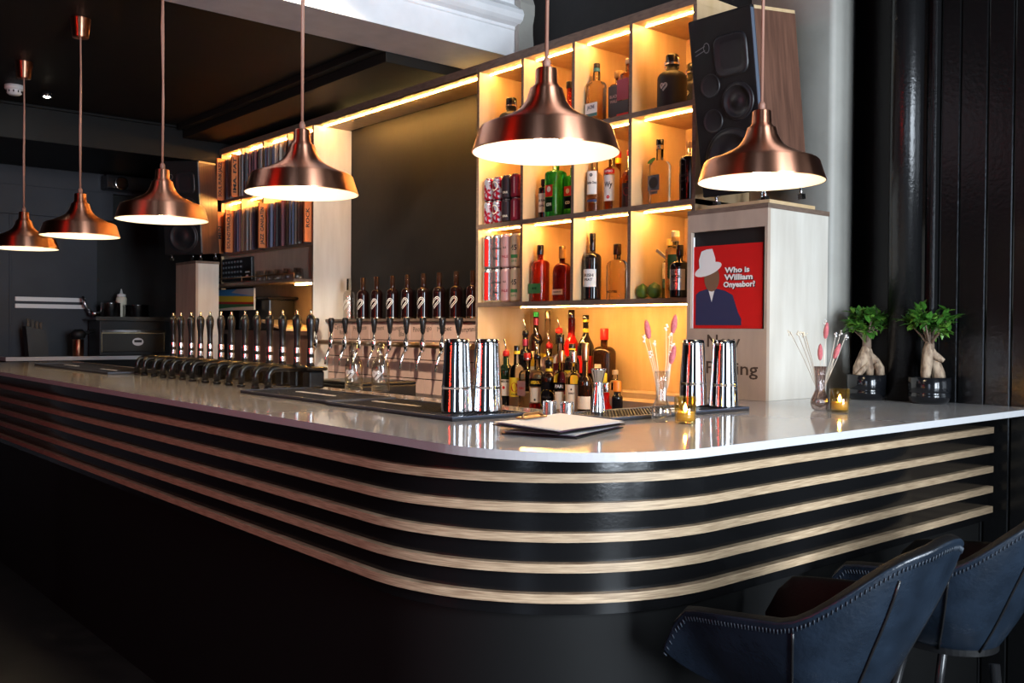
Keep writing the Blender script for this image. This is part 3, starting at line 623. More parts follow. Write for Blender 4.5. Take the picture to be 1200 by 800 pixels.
def wine_tap(label, y, big=1.):
    t = thing('wine_tap', label, 'tap', (3.0, y, 1.262), 0, 'wine taps on the rail')
    MB().lathe([(0, -.035), (.010, -.035), (.016, -.02), (.017, .015), (.012, .03), (.007, .04), (.007, .066), (0, .066)], 14).build('valve', 'chrome', t)
    MB().tube([(-.004, 0, -.03), (-.022, 0, -.06), (-.034, .004, -.10), (-.038, .006, -.135)], [.0085, .008, .007, .0065], 10).build('spout', 'chrome', t)
    MB().lathe([(0, .064), (.010, .064), (.012, .072), (.019 * big, .13), (.0185 * big, .145), (.012, .152), (0, .152)], 16).build('handle', 'black_plastic', t)
    return t
wine_tap('black wine tap at the left rail end before the plywood post', 5.431)
for i, y in enumerate(TY): wine_tap('%s black handled wine tap from the left on the tiles' % ORD[i] if i < 8 else 'big black handled wine tap nearest the bottle shelf, above the shakers', y, 1. if i < 8 else 1.25)
dt = thing('drip_tray', 'long black drip tray counter under the wine taps', 'tray', (2.95, 4.7, 0))
MB().box((-.22, -.85, .93), (.185, .8, .985)).box((-.2, -.85, 0), (.185, .8, .93)).build('cabinet', 'rubber', dt, bevel=.004)
for i, (x, y, lb) in enumerate(((1.955, 3.24, 'left empty glass carafe bottle with hairpin heart on the counter mat'), (2.0, 3.12, 'right empty glass carafe bottle with hairpin heart on the counter mat'))):
    t = thing('carafe', lb, 'bottle', (x, y, 1.1125), 0, 'clear carafes')
    MB().lathe([(0, 0), (.032, 0), (.035, .004), (.035, .095), (.030, .115), (.015, .135), (.0135, .185), (.0118, .185), (.0128, .135), (.028, .113), (.033, .095), (.033, .006), (0, .005)], 26).build('glass_body', 'glass_thin', t)
    m = MB(); heart(m, curl(.0355, FX + .5, .06), .032, .14); m.build('emblem', 'white_emblem', t)

# ------------------------------------------------------------------ hand pumps on the long counter
hp = thing('hand_pump', 'x', 'beer pump', (1.95, 3.577, 1.1), 0, 'hand pumps on the long counter')
MB().box((-.022, -.030, .0005), (.05, .030, .075)).box((-.03, -.052, .076), (.055, .052, .0922)).build('housing', 'black_plastic', hp, bevel=.008)
MB().tube([(-.031, 0, .086)] + [(-.155 - .035 * math.sin(a), 0, .053 + .035 * math.cos(a)) for a in [k * PI / 10 for k in range(6)]] + [(-.19, 0, .002)], .0135, 14).lathe([(.0136, .0), (.0165, .001), (.0165, .012), (.0136, .013)], 14, c=(-.19, 0, .001)).build('swan_neck', 'gloss_black', hp)
h_ = MB().lathe([(0, .093), (.016, .093), (.017, .100), (.0145, .104), (.0145, .168), (.013, .172), (.0125, .20), (.014, .23), (.019, .268), (.0195, .288), (.015, .302), (.008, .310), (0, .310)], 18).build('handle', 'black_plastic', hp)
MB().lathe([(.0155, .108), (.0155, .130)], 18).build('collar', 'chrome', h_)
MB().lathe([(.0155, .146), (.0155, .169)], 18).build('collar', 'chrome', h_)
MB().lathe([(0, .309), (.007, .309), (.008, .312), (.0045, .316), (.0065, .321), (.0045, .328), (0, .330)], 14).build('finial', 'brass', hp)
MB().box((-.075, -.026, .093), (-.0455, .026, .098)).build('clip_ledge', 'black_plastic', hp)
PY = [3.577, 3.696, 3.829, 3.951, 4.079, 4.204, 4.353, 4.471, 4.603, 4.719, 4.84, 4.977, 5.084]
for i, y in enumerate(PY):
    o = hp if i == 0 else copy_tree(hp)
    place(o, 'black handled beer pump with swan neck, nearest of the thirteen to the plywood post' if i == 0 else 'black handled beer pump, last of the row at the far kitchen end' if i == 12 else 'black handled beer pump, %s counting from the plywood post' % ORD[i], (1.95, y, 1.1))
solo(MB().box((-.15, -.2, 0), (.15, .2, .10)).box((-.15, -.2, .1), (.15, .2, .115)), 'glass_washer', 'screen_dark', 'low black under-counter cabinet behind the nearest hand pump', 'cabinet', (2.35, 3.8, 1.0), bevel=.006)
# ------------------------------------------------------------------ plinths and speakers
def plinth(name, label, x, y, dx, dy, hole=True):
    t = thing(name, label, 'plinth', (x, y, 1.1005)); h = .7
    MB().box((.018, .001, 0), (dx, .018, h)).build('side_panel', 'birch_daylit', t)  # side coloured paler than the front for the daylight it faces
    MB().box((.018, dy - .018, 0), (dx, dy, h)).build('side_panel', 'birch_daylit', t)
    MB().box((dx - .018, .0185, 0), (dx, dy - .0185, h - .001)).build('back_panel', 'birch', t)
    m = MB()
    if hole:
        m.box((0, 0, 0), (.0178, dy, .262)).box((0, 0, .634), (.0178, dy, h)).box((0, 0, .262), (.0178, .012, .634)).box((0, dy - .018, .262), (.0178, dy, .634))
    else: m.box((0, 0, 0), (.0178, dy, h))
    m.build('front_panel', 'ply_face', t)  # same plywood coloured browner, as the front is turned from the daylight
    if hole: MB().box((.0185, .0185, .24), (.03, dy - .0185, .66)).build('pocket', 'matte_black', t)
    MB().box((-.002, -.002, h), (dx + .004, dy, h + .018)).build('top_board', 'ply_edge', t)
    return t
p1 = plinth('plinth', 'plywood plinth with record pocket and cut lettering at the end of the bar', 2.945, 2.035, .40, .367)
MB().text('Now', .066, lambda x, y: (-.0008, .193 - x, .213 + y), bold=.015, width=.152).build('lettering', 'ink_brown', p1)
MB().text('Playing', .066, lambda x, y: (-.0008, .155 - x, .112 + y), bold=.012, width=.235).build('lettering', 'ink_brown', p1)
plinth('plinth', 'plywood plinth under the far speaker beside the record shelf', 2.69, 6.597, .17, .367, False)
# record sleeve in the pocket
sl = thing('record_sleeve', 'red record sleeve with a white hatted figure standing in the plinth pocket', 'record sleeve', (2.953, 2.376, 1.3635))
MB().box((0, -.3155, 0), (.004, 0, .315)).build('cover', 'poster_red', sl)
MB().box((-.001, 0, 0), (.006, .006, .352)).build('pocket_strip', 'white', sl)
def sp(d): return lambda x, y: (-d, -x, y)
e = lambda cx, cy, a, b, n=20, r=0.: [(cx + a * math.cos(k * 2 * PI / n) * math.cos(r) - b * math.sin(k * 2 * PI / n) * math.sin(r), cy + a * math.cos(k * 2 * PI / n) * math.sin(r) + b * math.sin(k * 2 * PI / n) * math.cos(r)) for k in range(n)]
g = MB()
g.sheet([(.012, .012), (.012, .13), (.03, .142), (.07, .152), (.105, .152), (.15, .142), (.185, .125), (.21, .06), (.225, .035), (.225, .012)], sp(.0006), 0)
g.sheet([(.07, .155), (.088, .10), (.104, .155), (.09, .16)], sp(.001), 1)
g.sheet(e(.088, .19, .036, .05), sp(.0012), 2)
g.sheet(e(.07, .225, .066, .022, r=.28), sp(.0016), 1)
g.sheet([(.03, .225), (.026, .262), (.038, .295), (.062, .302), (.09, .303), (.104, .268), (.106, .24)], sp(.002), 1)
g.build('figure', ['navy', 'white', 'skin_brown'], sl)
for s_, x, y, w_ in (('Who is', .205, .218, .112), ('William', .212, .191, .128), ('Onyeabor?', .214, .164, .142)):
    MB().text(s_, .028, lambda a, b: (-.0014, -x - a - .003, y + b - .002), 0, .06, w_).text(s_, .028, lambda a, b: (-.0022, -x - a, y + b), 1, .04, w_).build('lettering', ['ink', 'white'], sl)

def speaker(label, loc, rz, tilt):
    t = thing('loudspeaker', label, 'speaker', loc, rz); t.rotation_euler = (0, -tilt, rz)
    W, D, Hh = .278, .37, .655
    sd = [(.012, -W / 2), (D - .08, -W / 2 + .012), (D - .02, -W / 2 + .05), (D, 0), (D - .02, W / 2 - .05), (D - .08, W / 2 - .012), (.012, W / 2)]
    MB().prism(sd, .0, Hh - .012).build('wood_cabinet', 'walnut', t, bevel=.004)
    MB().prism(sd, Hh - .0118, Hh).build('top_edge', 'birch', t)
    b = MB().box((-.012, -W / 2 - .003, -.004), (.0118, W / 2 + .003, Hh + .002)); b.build('baffle', 'speaker_black', t, bevel=.006)
    MB().box((-.0125, -W / 2 - .0035, .01), (.004, -W / 2 - .0008, Hh - .01)).build('edge_strip', 'speaker_edge', t)
    mx = Matrix.Rotation(-PI / 2, 4, 'Y')
    def ring(y, z, r, name, deep, prof, m='cone', ex=2, sx=1, sy=1):
        MB().lathe(prof, 36, mx=Matrix.Translation((-.0122, y, z)) @ mx, ex=ex, sx=sx, sy=sy).build(name, m, t)
    port = lambda r: [(0, .0004), (r * .82, .0006), (r * .86, .001), (r * .95, .004), (r, .0035), (r * 1.03, 0)]
    drv = lambda r: [(0, .004), (r * .2, .009), (r * .26, .004), (r * .74, .0015), (r * .80, .009), (r * .9, .009), (r * .93, .003), (r * .98, .005), (r * 1.02, .004), (r * 1.04, 0)]
    ring(-.04, .50, .07, 'horn', .0, [(0, .0006), (.045, .0008), (.052, .0012), (.068, .006), (.074, .0055), (.077, 0)], 'cone', 5, 1.0, .97)
    ring(.062, .405, .043, 'port', .0, port(.043)); ring(.062, .275, .043, 'port', .0, port(.043))
    ring(-.055, .33, .066, 'driver', .0, drv(.068)); ring(-.005, .125, .11, 'woofer', 0, drv(.112))
    k = MB(); fn = lambda x, y: (-.0128, -x, y)
    k.stroke([(-.065 + .013 * math.cos(a), .545 + .018 * math.sin(a)) for a in [j * PI / 6 for j in range(12)]], .003, fn, closed=True)
    k.stroke([(-.072, .553), (-.118, .540)], .003, fn); k.stroke([(-.072, .538), (-.118, .525)], .003, fn); k.build('emblem', 'emblem_grey', t)
    ft = MB()
    for x, y in ((.03, -.11), (.03, .11), (.30, -.09), (.30, .09)):
        MB().tube([(x, y, -.0005), (x, y, -.038 - x * .02)], .006, 10).lathe([(0, -.006), (.016, -.006), (.016, -.001), (0, -.001)], 12, c=(x, y, 0)).box((x - .012, y - .01, -.045 - x * .02), (x + .012, y + .01, -.024 - x * .02)).build('foot', 'steel', t)
    return t
spk = speaker('big black speaker with walnut sides tilted forward on the near plinth', (2.972, 2.20, 1.872), 0, .155)
o = copy_tree(spk); o['label'] = 'far walnut sided speaker on the plinth beside the record shelf'; o.location = (2.655, 6.725, 1.868); o.rotation_euler = (0, -.1, .7)
sb = solo(MB().box((0, -.14, 0), (.30, .14, .018)), 'speaker_board', 'birch', 'plywood board tilted under the near speaker feet', 'board', (2.99, 2.20, 1.8195))

# ------------------------------------------------------------------ copper pendants
pd = thing('pendant_lamp', 'x', 'pendant lamp', (0, 0, 0), 0, 'copper pendant lamps over the bar')
outp = [(.18, 0), (.181, .002), (.1795, .005), (.163, .056), (.158, .061), (.150, .065), (.125, .073), (.10, .085), (.080, .095), (.066, .105), (.055, .118), (.047, .134), (.042, .150), (.040, .157), (.034, .160), (.030, .166), (.028, .168), (.0265, .203), (.024, .2055), (0, .2058)]
inn = [(.1798, .0005), (.178, .003), (.160, .055), (.146, .062), (.10, .081), (.064, .102), (.052, .118), (.040, .145), (.028, .165), (0, .168)]
sd_ = MB().lathe(outp, 64).build('shade', 'copper', pd)
MB().lathe([(r - .001, z) for r, z in inn[:-1]] + [(0, .166)], 48).build('lining', 'lamp_white', sd_)
MB().lathe([(0, .168), (.018, .168), (.018, .11), (.013, .10), (0, .10)], 16).build('socket', 'white', pd)
MB().lathe([(0, .1), (.012, .098), (.02, .085), (.031, .06), (.032, .045), (.026, .028), (.014, .018), (0, .016)], 20).build('bulb', 'bulb', pd)
MB().lathe([(0, .206), (.010, .206), (.010, .224), (.006, .232), (0, .232)], 14).build('cord_grip', 'copper_cord', pd)
PD = [('the largest one in view, hanging before the bottle shelf', 1.58, 1.73, 3.42), ('hanging before the record shelf and plywood post', 1.488, 2.792, 3.42),
      ('third copper lamp from the kitchen end, before the far speaker', 1.443, 3.883, 3.42), ('second copper lamp from the kitchen end', 1.414, 4.871, 2.83), ('copper lamp farthest down the bar, cut by the photo edge', 1.408, 5.887, 2.83),
      ('copper pendant over the short end of the bar before the walnut speaker', 2.345, 1.645, 3.42)]
for i, (lb, x, y, cz) in enumerate(PD):
    o = pd if i == 0 else copy_tree(pd); place(o, (lb if lb.startswith(('third', 'second', 'copper')) else 'copper pendant lamp, ' + lb), (x, y, 1.785))
    if i == 2: cz = 2.79
    L = cz - 1.785
    random.seed(i); dx = random.uniform(-.004, .004)
    MB().tube([(0, 0, .23), (dx, 0, .23 + (L - .23) * .35), (-dx, 0, .23 + (L - .23) * .7), (0, 0, L - .06)], .0045, 8).build('cord', 'copper_cord', o)
    MB().lathe([(0, L - .092), (.036, L - .092), (.037, L - .088), (.0465, L - .004), (.0465, L - .0005), (0, L - .0005)], 28).build('ceiling_cup', 'copper', o)

# ------------------------------------------------------------------ things on the counter
def barmat(label, x0, y0, x1, y1, marks=()):
    t = thing('bar_mat', label, 'bar mat', (x0, y0, 1.1005), 0, 'black rubber bar mats'); X, Y = x1 - x0, y1 - y0
    MB().box((0, 0, 0), (X, Y, .007)).build('base', 'rubber', t)
    MB().box((0, 0, .0071), (.009, Y, .012)).box((X - .009, 0, .0071), (X, Y, .012)).box((0.009, 0, .0071), (X - .009, .009, .012)).box((.009, Y - .009, .0071), (X - .009, Y, .012)).build('rim', 'rubber_edge', t)
    n = MB(); px_ = .013; i = 0
    while .02 + i * px_ < X - .015:
        j = 0
        while .02 + j * px_ < Y - .015:
            n.box((.016 + i * px_, .016 + j * px_, .0071), (.016 + i * px_ + .006, .016 + j * px_ + .006, .0105)); j += 1
        i += 1
    n.build('nub_grid', 'rubber', t)
    if marks:
        m = MB()
        for a, b, c, d in marks: m.box((a, b, .0108), (c, d, .0125))
        m.build('print', 'white', t)
    return t
random.seed(5)
def dashes(x, y0, y1):
    out = []; y = y0
    while y < y1: l_ = random.uniform(.012, .03); out.append((x, y, x + random.uniform(.012, .022), min(y + l_, y1))); y += l_ + .006
    return out
barmat('black bar mat under the left pair of steel shakers', 1.582, 2.105, 1.86, 2.80, dashes(.13, .36, .62))
barmat('black bar mat between the shakers and the hand pumps', 1.60, 2.83, 1.88, 3.49, dashes(.13, .18, .46))
barmat('long black bar mat at the far kitchen end of the counter', 1.635, 5.16, 1.93, 6.58, dashes(.1, .2, .45) + dashes(.1, .9, 1.15))
barmat('black ridged bar mat under the jigger and the right pair of shakers', 1.93, 1.838, 2.57, 2.035, [(.28, .03, .31, .06), (.32, .04, .35, .055), (.36, .09, .40, .11)])
def shaker(label, x, y, h=.213):
    t = thing('shaker_tin', label, 'cocktail shaker', (x, y, 1.1130), 0, 'steel shaker tins')
    MB().lathe([(.0455, 0), (.0465, .001), (.0464, .003), (.0434, .065), (.0432, .068), (.0442, .071), (.044, .076)], 40).build('outer_tin', 'chrome', t)
    MB().lathe([(.0428, .0762), (.0427, .078), (.0367, h - .019), (.0365, h - .016), (.0372, h - .014), (.0365, h - .011), (.0345, h - .002), (.033, h), (0, h - .001)], 40).build('inner_tin', 'chrome', t)
    return t
shaker('left steel shaker of the pair in front of the wine taps', 1.695, 2.235); shaker('right steel shaker of the pair in front of the wine taps', 1.785, 2.205)
shaker('left steel shaker of the pair in front of the cut lettering', 2.47, 1.985); shaker('right steel shaker of the pair in front of the cut lettering', 2.505, 1.89)
jg = thing('jigger', 'tall steel hourglass jigger on the right bar mat', 'jigger', (2.03, 1.985, 1.113))
MB().lathe([(0, 0), (.022, 0), (.0219, .001), (.0217, .003), (.0132, .076), (.013, .078), (.0125, .083), (.0135, .087), (.022, .124), (.0235, .128), (.0215, .128), (.012, .09), (0, .088)], 32).build('cup_body', 'chrome', jg)
MB().lathe([(.0136, .079), (.0146, .083), (.0136, .087)], 24).build('waist_ring', 'chrome', jg)
for x, y, lb in ((1.835, 1.985, 'left one of two small brushed steel cups behind the clipboards'), (1.845, 1.925, 'right one of two small brushed steel cups behind the clipboards')):
    t = thing('measure_cup', lb, 'cup', (x, y, 1.1005), 0, 'small steel cups')
    MB().lathe([(0, .002), (.0185, .002), (.0192, 0), (.0192, .003), (.0192, .050), (.0192, .053), (.0182, .0535), (.0178, .052), (.0175, .006), (0, .005)], 32).build('cup_wall', 'steel', t)
def clipboard(label, x, y, z, rz, sheets):
    t = thing('clipboard', label, 'clipboard', (x, y, z), rz, 'menu clipboards')
    MB().box((-.15, -.10, 0), (.15, .10, .0026)).build('board', 'matte_black', t, bevel=.001)
    for k in range(sheets):
        nx, ny = 12, 3; mb = MB(); a = random.uniform(-.03, .03); vs = []
        for i in range(nx + 1):
            for j in range(ny + 1):
                u, v = i / nx, j / ny; zz = .0042 + k * .0014 + (.004 * math.sin(u * PI) * (1 - v) + .0025 * math.sin(u * 6 + k)) * (.4 + .4 * k) * .6 + .001
                px_, py_ = -.147 + u * .296, -.098 + v * .194; vs.append((px_ * math.cos(a) - py_ * math.sin(a), px_ * math.sin(a) + py_ * math.cos(a), zz))
        mb.add(vs, [(i * (ny + 1) + j, (i + 1) * (ny + 1) + j, (i + 1) * (ny + 1) + j + 1, i * (ny + 1) + j + 1) for i in range(nx) for j in range(ny)], 0, True)
        mb.build('sheet', 'paper_purple' if k == 0 else 'paper', t)
    MB().box((-.05, .075, .0095), (.05, .103, .013)).tube([(-.045, .085, .013), (-.03, .09, .02), (.03, .09, .02), (.045, .085, .013)], .003, 6).build('clip', 'bronze', t)
    return t
clipboard('lower menu clipboard on the bar corner, its purple edged sheets showing underneath', 1.665, 1.745, 1.1005, .38, 3)
clipboard('upper menu clipboard with loose white pages on the bar corner', 1.645, 1.74, 1.1170, .22, 3).rotation_euler = (.045, 0, .22)
def vase(label, x, y, gm='glass_thin'):
    t = thing('bud_vase', label, 'vase', (x, y, 1.1005), 0, 'glass bud vases')
    pr = [(0, 0), (.016, 0), (.024, .006), (.0285, .022), (.027, .036), (.020, .052), (.0145, .068), (.0145, .085), (.0165, .115), (.0195, .142)]
    MB().lathe(pr + [(r - .0022, z) for r, z in pr[::-1] if z > .01] + [(0, .008)], 72, flute=.05, nf=12).build('fluted_glass', gm, t)
def pinktail(label, base, tip, r=.0085, ln=.052):
    b, tp = Vector(base), Vector(tip); d = (tp - b).normalized(); m = b + (tp - b) * .5 + Vector((.004, -.004, 0)); t = thing('bunny_tail', label, 'dried flower', base, 0, 'dried pink bunny tails')
    MB().tube([Vector((0, 0, 0)), m - b, tp - b], .0009, 6).build('stem', 'stem_pale', t)
    MB().lathe([(0, -.004), (r * .6, 0), (r, ln * .3), (r * .95, ln * .55), (r * .6, ln * .85), (0, ln)], 12, mx=Matrix.Translation(tp - b) @ d.to_track_quat('Z', 'Y').to_matrix().to_4x4()).build('flower_head', 'pink_tail', t)
def sprig(label, base, tips, m='stem_pale', fl='white'):
    b = Vector(base); t = thing('dried_sprig', label, 'dried flower', base, 0, 'dried flower sprigs'); s_ = MB(); f_ = MB()
    for tp in tips:
        q = Vector(tp) - b; s_.tube([(0, 0, 0), q * .55 + Vector((.003, -.002, 0)), q], .001, 5)
        for k in range(6):
            c = q + Vector((random.uniform(-.006, .006), random.uniform(-.006, .006), random.uniform(-.012, .006))); r = random.uniform(.002, .0038)
            f_.lathe([(0, -r), (r * .8, -r * .5), (r, 0), (r * .7, r * .6), (0, r)], 6, c=c)
    s_.build('stem', m, t); f_.build('blossoms', fl, t)
V1 = (2.045, 1.755); V2 = (2.765, 1.705)
vase('clear fluted bud vase beside the candle in the middle of the bar end', *V1); vase('smoky fluted bud vase before the potted trees', *V2, 'glass_smoky')
def at(v, dr, z, de=0.): return (v[0] + .76 * dr + .649 * de, v[1] - .649 * dr + .761 * de, 1.1 + z)
for v, tl_ in ((V1, [(-.036, .235, 'tall pink bunny tail leaning left in the middle vase'), (.03, .25, 'pink bunny tail leaning right in the middle vase', ), (.026, .165, 'low pink bunny tail at the right of the middle vase')]),
               (V2, [(.015, .235, 'tall pink bunny tail in the smoky vase'), (-.001, .165, 'short pink bunny tail upright in the smoky vase'), (.045, .17, 'pink bunny tail leaning right in the smoky vase')])):
    for k, (dr, z, lb) in enumerate(tl_): pinktail(lb, at(v, (k - 1) * .004, .055, .002 * k), at(v, dr, z))
sprig('white dried sprig leaning left in the middle vase', at(V1, -.006, .06), [at(V1, -.05, .235), at(V1, -.03, .19), at(V1, -.02, .225)])
sprig('white dried sprig leaning right in the middle vase', at(V1, .006, .06), [at(V1, .012, .265), at(V1, .022, .245), at(V1, .03, .22), at(V1, .024, .19)])
sprig('pale brown dried sprig leaning far left in the smoky vase', at(V2, -.006, .06), [at(V2, -.10, .255), at(V2, -.075, .25), at(V2, -.06, .25), at(V2, -.05, .245)], 'stem_tan', 'cream')
sprig('white dried sprig leaning right in the smoky vase', at(V2, .006, .06), [at(V2, .015, .29), at(V2, .05, .25), at(V2, .065, .255), at(V2, .08, .24)])
def candle(label, x, y):
    t = thing('candle_holder', label, 'candle', (x, y, 1.1005), 0, 'amber glass candle holders')
    MB().lathe([(0, 0), (.026, 0), (.0285, .003), (.031, .074), (.0292, .074), (.027, .008), (0, .007)], 32).build('glass_cup', 'glass_amber', t)
    MB().lathe([(0, .0075), (.0245, .0075), (.0255, .032), (.015, .030), (0, .030)], 24).build('wax', 'wax', t)
    MB().lathe([(0, .031), (.004, .035), (.005, .040), (.003, .048), (0, .056)], 12).build('flame', 'flame', t)
candle('lit amber glass candle beside the middle vase', 2.07, 1.69); candle('lit amber glass candle beside the smoky vase', 2.765, 1.635)
# potted ginseng figs
def ficus(label, x, y, seed, kind):
    random.seed(seed); t = thing('potted_fig', label, 'potted plant', (x, y, 1.1005), 0, 'potted ginseng figs')
    MB().lathe([(0, .004), (.050, .004), (.055, 0), (.064, .006), (.072, .022), (.072, .032), (.068, .037), (.071, .042), (.0725, .046), (.0725, .092), (.070, .094), (.068, .09), (.067, .05), (0, .05)], 44).build('pot', 'pot_black', t)
    MB().lathe([(0, .082), (.04, .086), (.0668, .08)], 24).build('soil', 'soil', t)
    tr = MB(); R_ = lambda r: (r * .76, -r * .649)
    def root(path, rad): tr.tube([(R_(a)[0] + b * .649, R_(a)[1] + b * .761, z) for a, b, z in path], rad, 10)
    if kind == 0:
        root([(0, 0, .205), (-.004, 0, .18), (-.018, -.01, .15), (-.04, -.018, .118), (-.05, -.02, .08)], [.013, .020, .022, .017, .010])
        root([(.0, 0, .20), (.008, 0, .165), (.028, -.012, .142), (.045, -.02, .118), (.052, -.02, .078)], [.013, .018, .018, .015, .011])
        root([(0, 0, .19), (0, -.012, .15), (.004, -.02, .118), (.006, -.02, .08)], [.014, .019, .017, .013])
        root([(-.005, -.02, .135), (-.03, -.035, .108), (-.052, -.04, .084)], [.01, .011, .008])
        root([(.0, .02, .19), (.0, .03, .13), (.0, .03, .08)], [.012, .024, .026])
        root([(.022, -.03, .135), (.034, -.035, .115), (.03, -.035, .084)], [.012, .014, .010])
    else:
        root([(0, 0, .225), (-.006, 0, .19), (-.010, -.004, .15), (-.016, -.008, .11), (-.018, -.008, .078)], [.013, .018, .020, .018, .014])
        root([(-.002, 0, .20), (.012, 0, .175), (.034, -.008, .160), (.046, -.012, .152)], [.014, .016, .012, .008])
        root([(.004, .012, .165), (.026, .012, .14), (.036, .008, .105), (.038, .006, .078)], [.013, .020, .023, .021])
        root([(.0, .02, .16), (.048, .01, .11), (.054, .006, .078)], [.012, .012, .01])
    tr.build('trunk', 'bark', t)
    br = MB(); zt = .218 if kind == 0 else .212; cl = []
    for k in range(14):
        a = k * 2.4; rr = random.uniform(.02, .078); zz = zt + random.uniform(.035, .10)
        e_ = Vector((rr * math.cos(a) * 1.05, rr * math.sin(a), zz)); cl.append(e_)
        br.tube([(0, 0, zt - .01), (e_.x * .45, e_.y * .45, zt + (zz - zt) * .45), e_], [.006, .004, .0022], 6)
    br.tube([(0, 0, zt - .035), (0, 0, zt), (0, 0, zt + .03)], [.0165, .016, .010], 10); br.build('branches', 'bark_dark', t)
    lf = MB()
    for e_ in cl:
        for k in range(15):
            d = Vector((random.gauss(0, 1), random.gauss(0, 1), random.gauss(.35, .7))) + Vector((e_.x, e_.y, 0)) * 14; d.normalize()
            c = e_ + Vector((random.gauss(0, .010), random.gauss(0, .010), random.gauss(.006, .012))); ln = random.uniform(.036, .056); wd = ln * .26
            s_ = d.cross(Vector((0, 0, 1))); s_ = s_.normalized() if s_.length > .01 else Vector((1, 0, 0)); u_ = s_.cross(d)
            P = [c, c + d * ln * .3 + s_ * wd * .9 + u_ * wd * .25, c + d * ln * .65 + s_ * wd * .8 + u_ * wd * .2, c + d * ln - u_ * wd * .4, c + d * ln * .65 - s_ * wd * .8 + u_ * wd * .2, c + d * ln * .3 - s_ * wd * .9 + u_ * wd * .25, c + d * ln * .5]
            lf.add(P, [(0, 1, 6), (1, 2, 6), (2, 3, 6), (3, 4, 6), (4, 5, 6), (5, 0, 6)], 1 if random.random() < .35 else 0, False)
    lf.build('foliage', ['leaf', 'leaf_light'], t)
ficus('left potted ginseng fig with a splayed root trunk beside the pale pier', 3.365, 1.88, 4, 0)
ficus('right potted ginseng fig with a forked trunk by the black boards', 3.375, 1.643, 9, 1)
solo(MB().tube([(0, 0, 0), (0, 0, 2.318)], .058, 32), 'downpipe', 'gloss_black', 'thick glossy black pipe running up the corner behind the figs', 'pipe', (3.43, 1.768, 1.1015))

# ------------------------------------------------------------------ bar stools
def stool(label, x, y, rz):
    t = thing('bar_stool', label, 'bar stool', (x, y, 0), rz, 'blue leather bar stools')
    A, Bk = .225, .235; path = []
    n = 40; arm = .30
    for i in range(n + 1):
        s_ = -1 + 2 * i / n; L = arm + PI / 2 * .245; d = abs(s_) * L; sg = 1 if s_ > 0 else -1
        if d < PI / 2 * .245: a = d / .245; p = (sg * A * math.sin(a), -Bk * math.cos(a)); fr = a / (PI / 2)
        else: q = d - PI / 2 * .245; p = (sg * (A + .004 * math.sin(q / arm * PI) - .012 * (q / arm) ** 2), q); fr = 1 + q / arm
        if fr < .22: h = .955 - .02 * (fr / .22) ** 2
        elif fr < 1.02: u = (fr - .22) / .80; h = .935 - .16 * (u * u * (3 - 2 * u))
        else: u = (fr - 1.02) / .98; h = .775 - .035 * u - .10 * max(0, u - .72) ** 2 / .078
        path.append((*p, h))
    K = 10; rows = []
    for (px_, py_, h) in path:
        col = []
        for k in range(K + 1):
            v = k / K; bulge = .55 * v + .45 * math.sin(v * PI * .5)
            sc = .50 + .50 * bulge; z = .552 + (h - .552) * v ** 1.08
            lean = 1 + .10 * max(0, (z - .72)) / .24
            col.append((px_ * sc, py_ * sc * lean + (1 - sc) * .10, z))
        rows.append(col)
    mb = MB(); W_ = K + 1
    mb.add([q for c in rows for q in c], [(i * W_ + k, (i + 1) * W_ + k, (i + 1) * W_ + k + 1, i * W_ + k + 1) for i in range(n) for k in range(K)], 0, True)
    o = mb.build('shell', ['leather', 'leather_dark'], t)
    so = o.modifiers.new('solid', 'SOLIDIFY'); so.thickness = .026; so.offset = -1; so.material_offset = 1; so.material_offset_rim = 1
    bv = o.modifiers.new('bev', 'BEVEL'); bv.width = .007; bv.segments = 3; bv.angle_limit = .9
    bt = [rows[i][0] for i in range(n + 1)]
    MB().prism([(a * 1.02, b * 1.02) for a, b, _ in bt], .540, .60).build('seat_pan', 'leather_dark', t, bevel=.006)
    MB().lathe([(0, .60), (.118, .60), (.138, .615), (.15, .64), (.142, .662), (.09, .672), (0, .674)], 40, ex=2.4, c=(0, .075, 0), sy=1.15).build('seat_cushion', 'leather_dark', t)
    s_ = MB(); 
    for i in range(n * 4):
        u = i / 4; a, b = rows[int(u)], rows[min(int(u) + 1, n)]; f_ = u - int(u)
        P = Vector(a[K]).lerp(Vector(b[K]), f_); Q = Vector(a[K - 1]).lerp(Vector(b[K - 1]), f_); c = Q.lerp(P, 1 - .020 / max(.02, (P - Q).length))
        out = Vector((c.x, c.y, 0)).normalized(); c = c + out * .0012; s_.tube([c - (P - Q).normalized() * .005, c + (P - Q).normalized() * .005], .0015, 5)
    s_.build('stitching', 'thread', t)
    for i in (10, 16, 24, 30):
        MB().tube([Vector(q) + Vector((q[0], q[1], 0)).normalized() * .001 for q in rows[i][:K]], .0032, 6).build('piping', 'leg_black', t)
    for sx_ in (-1, 1):
        for sy_ in (-1, 1): MB().tube([(sx_ * .12, sy_ * .11, .552), (sx_ * .205, sy_ * .20, .012)], .0125, 12).lathe([(0, 0), (.015, 0), (.015, .012), (0, .014)], 10, c=(sx_ * .206, sy_ * .201, 0)).build('leg', 'leg_black', t)
    f = .27; k_ = .12 + (.572 - f) / .56 * .085; k2 = .11 + (.572 - f) / .56 * .09
    MB().tube([(-k_, -k2, f), (k_, -k2, f)], .009, 8).tube([(-k_, k2, f), (k_, k2, f)], .009, 8).tube([(-k_, -k2, f), (-k_, k2, f)], .009, 8).tube([(k_, -k2, f), (k_, k2, f)], .009, 8).build('footrest', 'chrome', t)
    return t
stool('blue leather bar stool with stitched rim, nearer the bar corner, turned to the bar', 1.86, 1.105, 0)
stool('blue leather bar stool beside the first one, cut by the photo edge', 2.515, 1.11, .03)

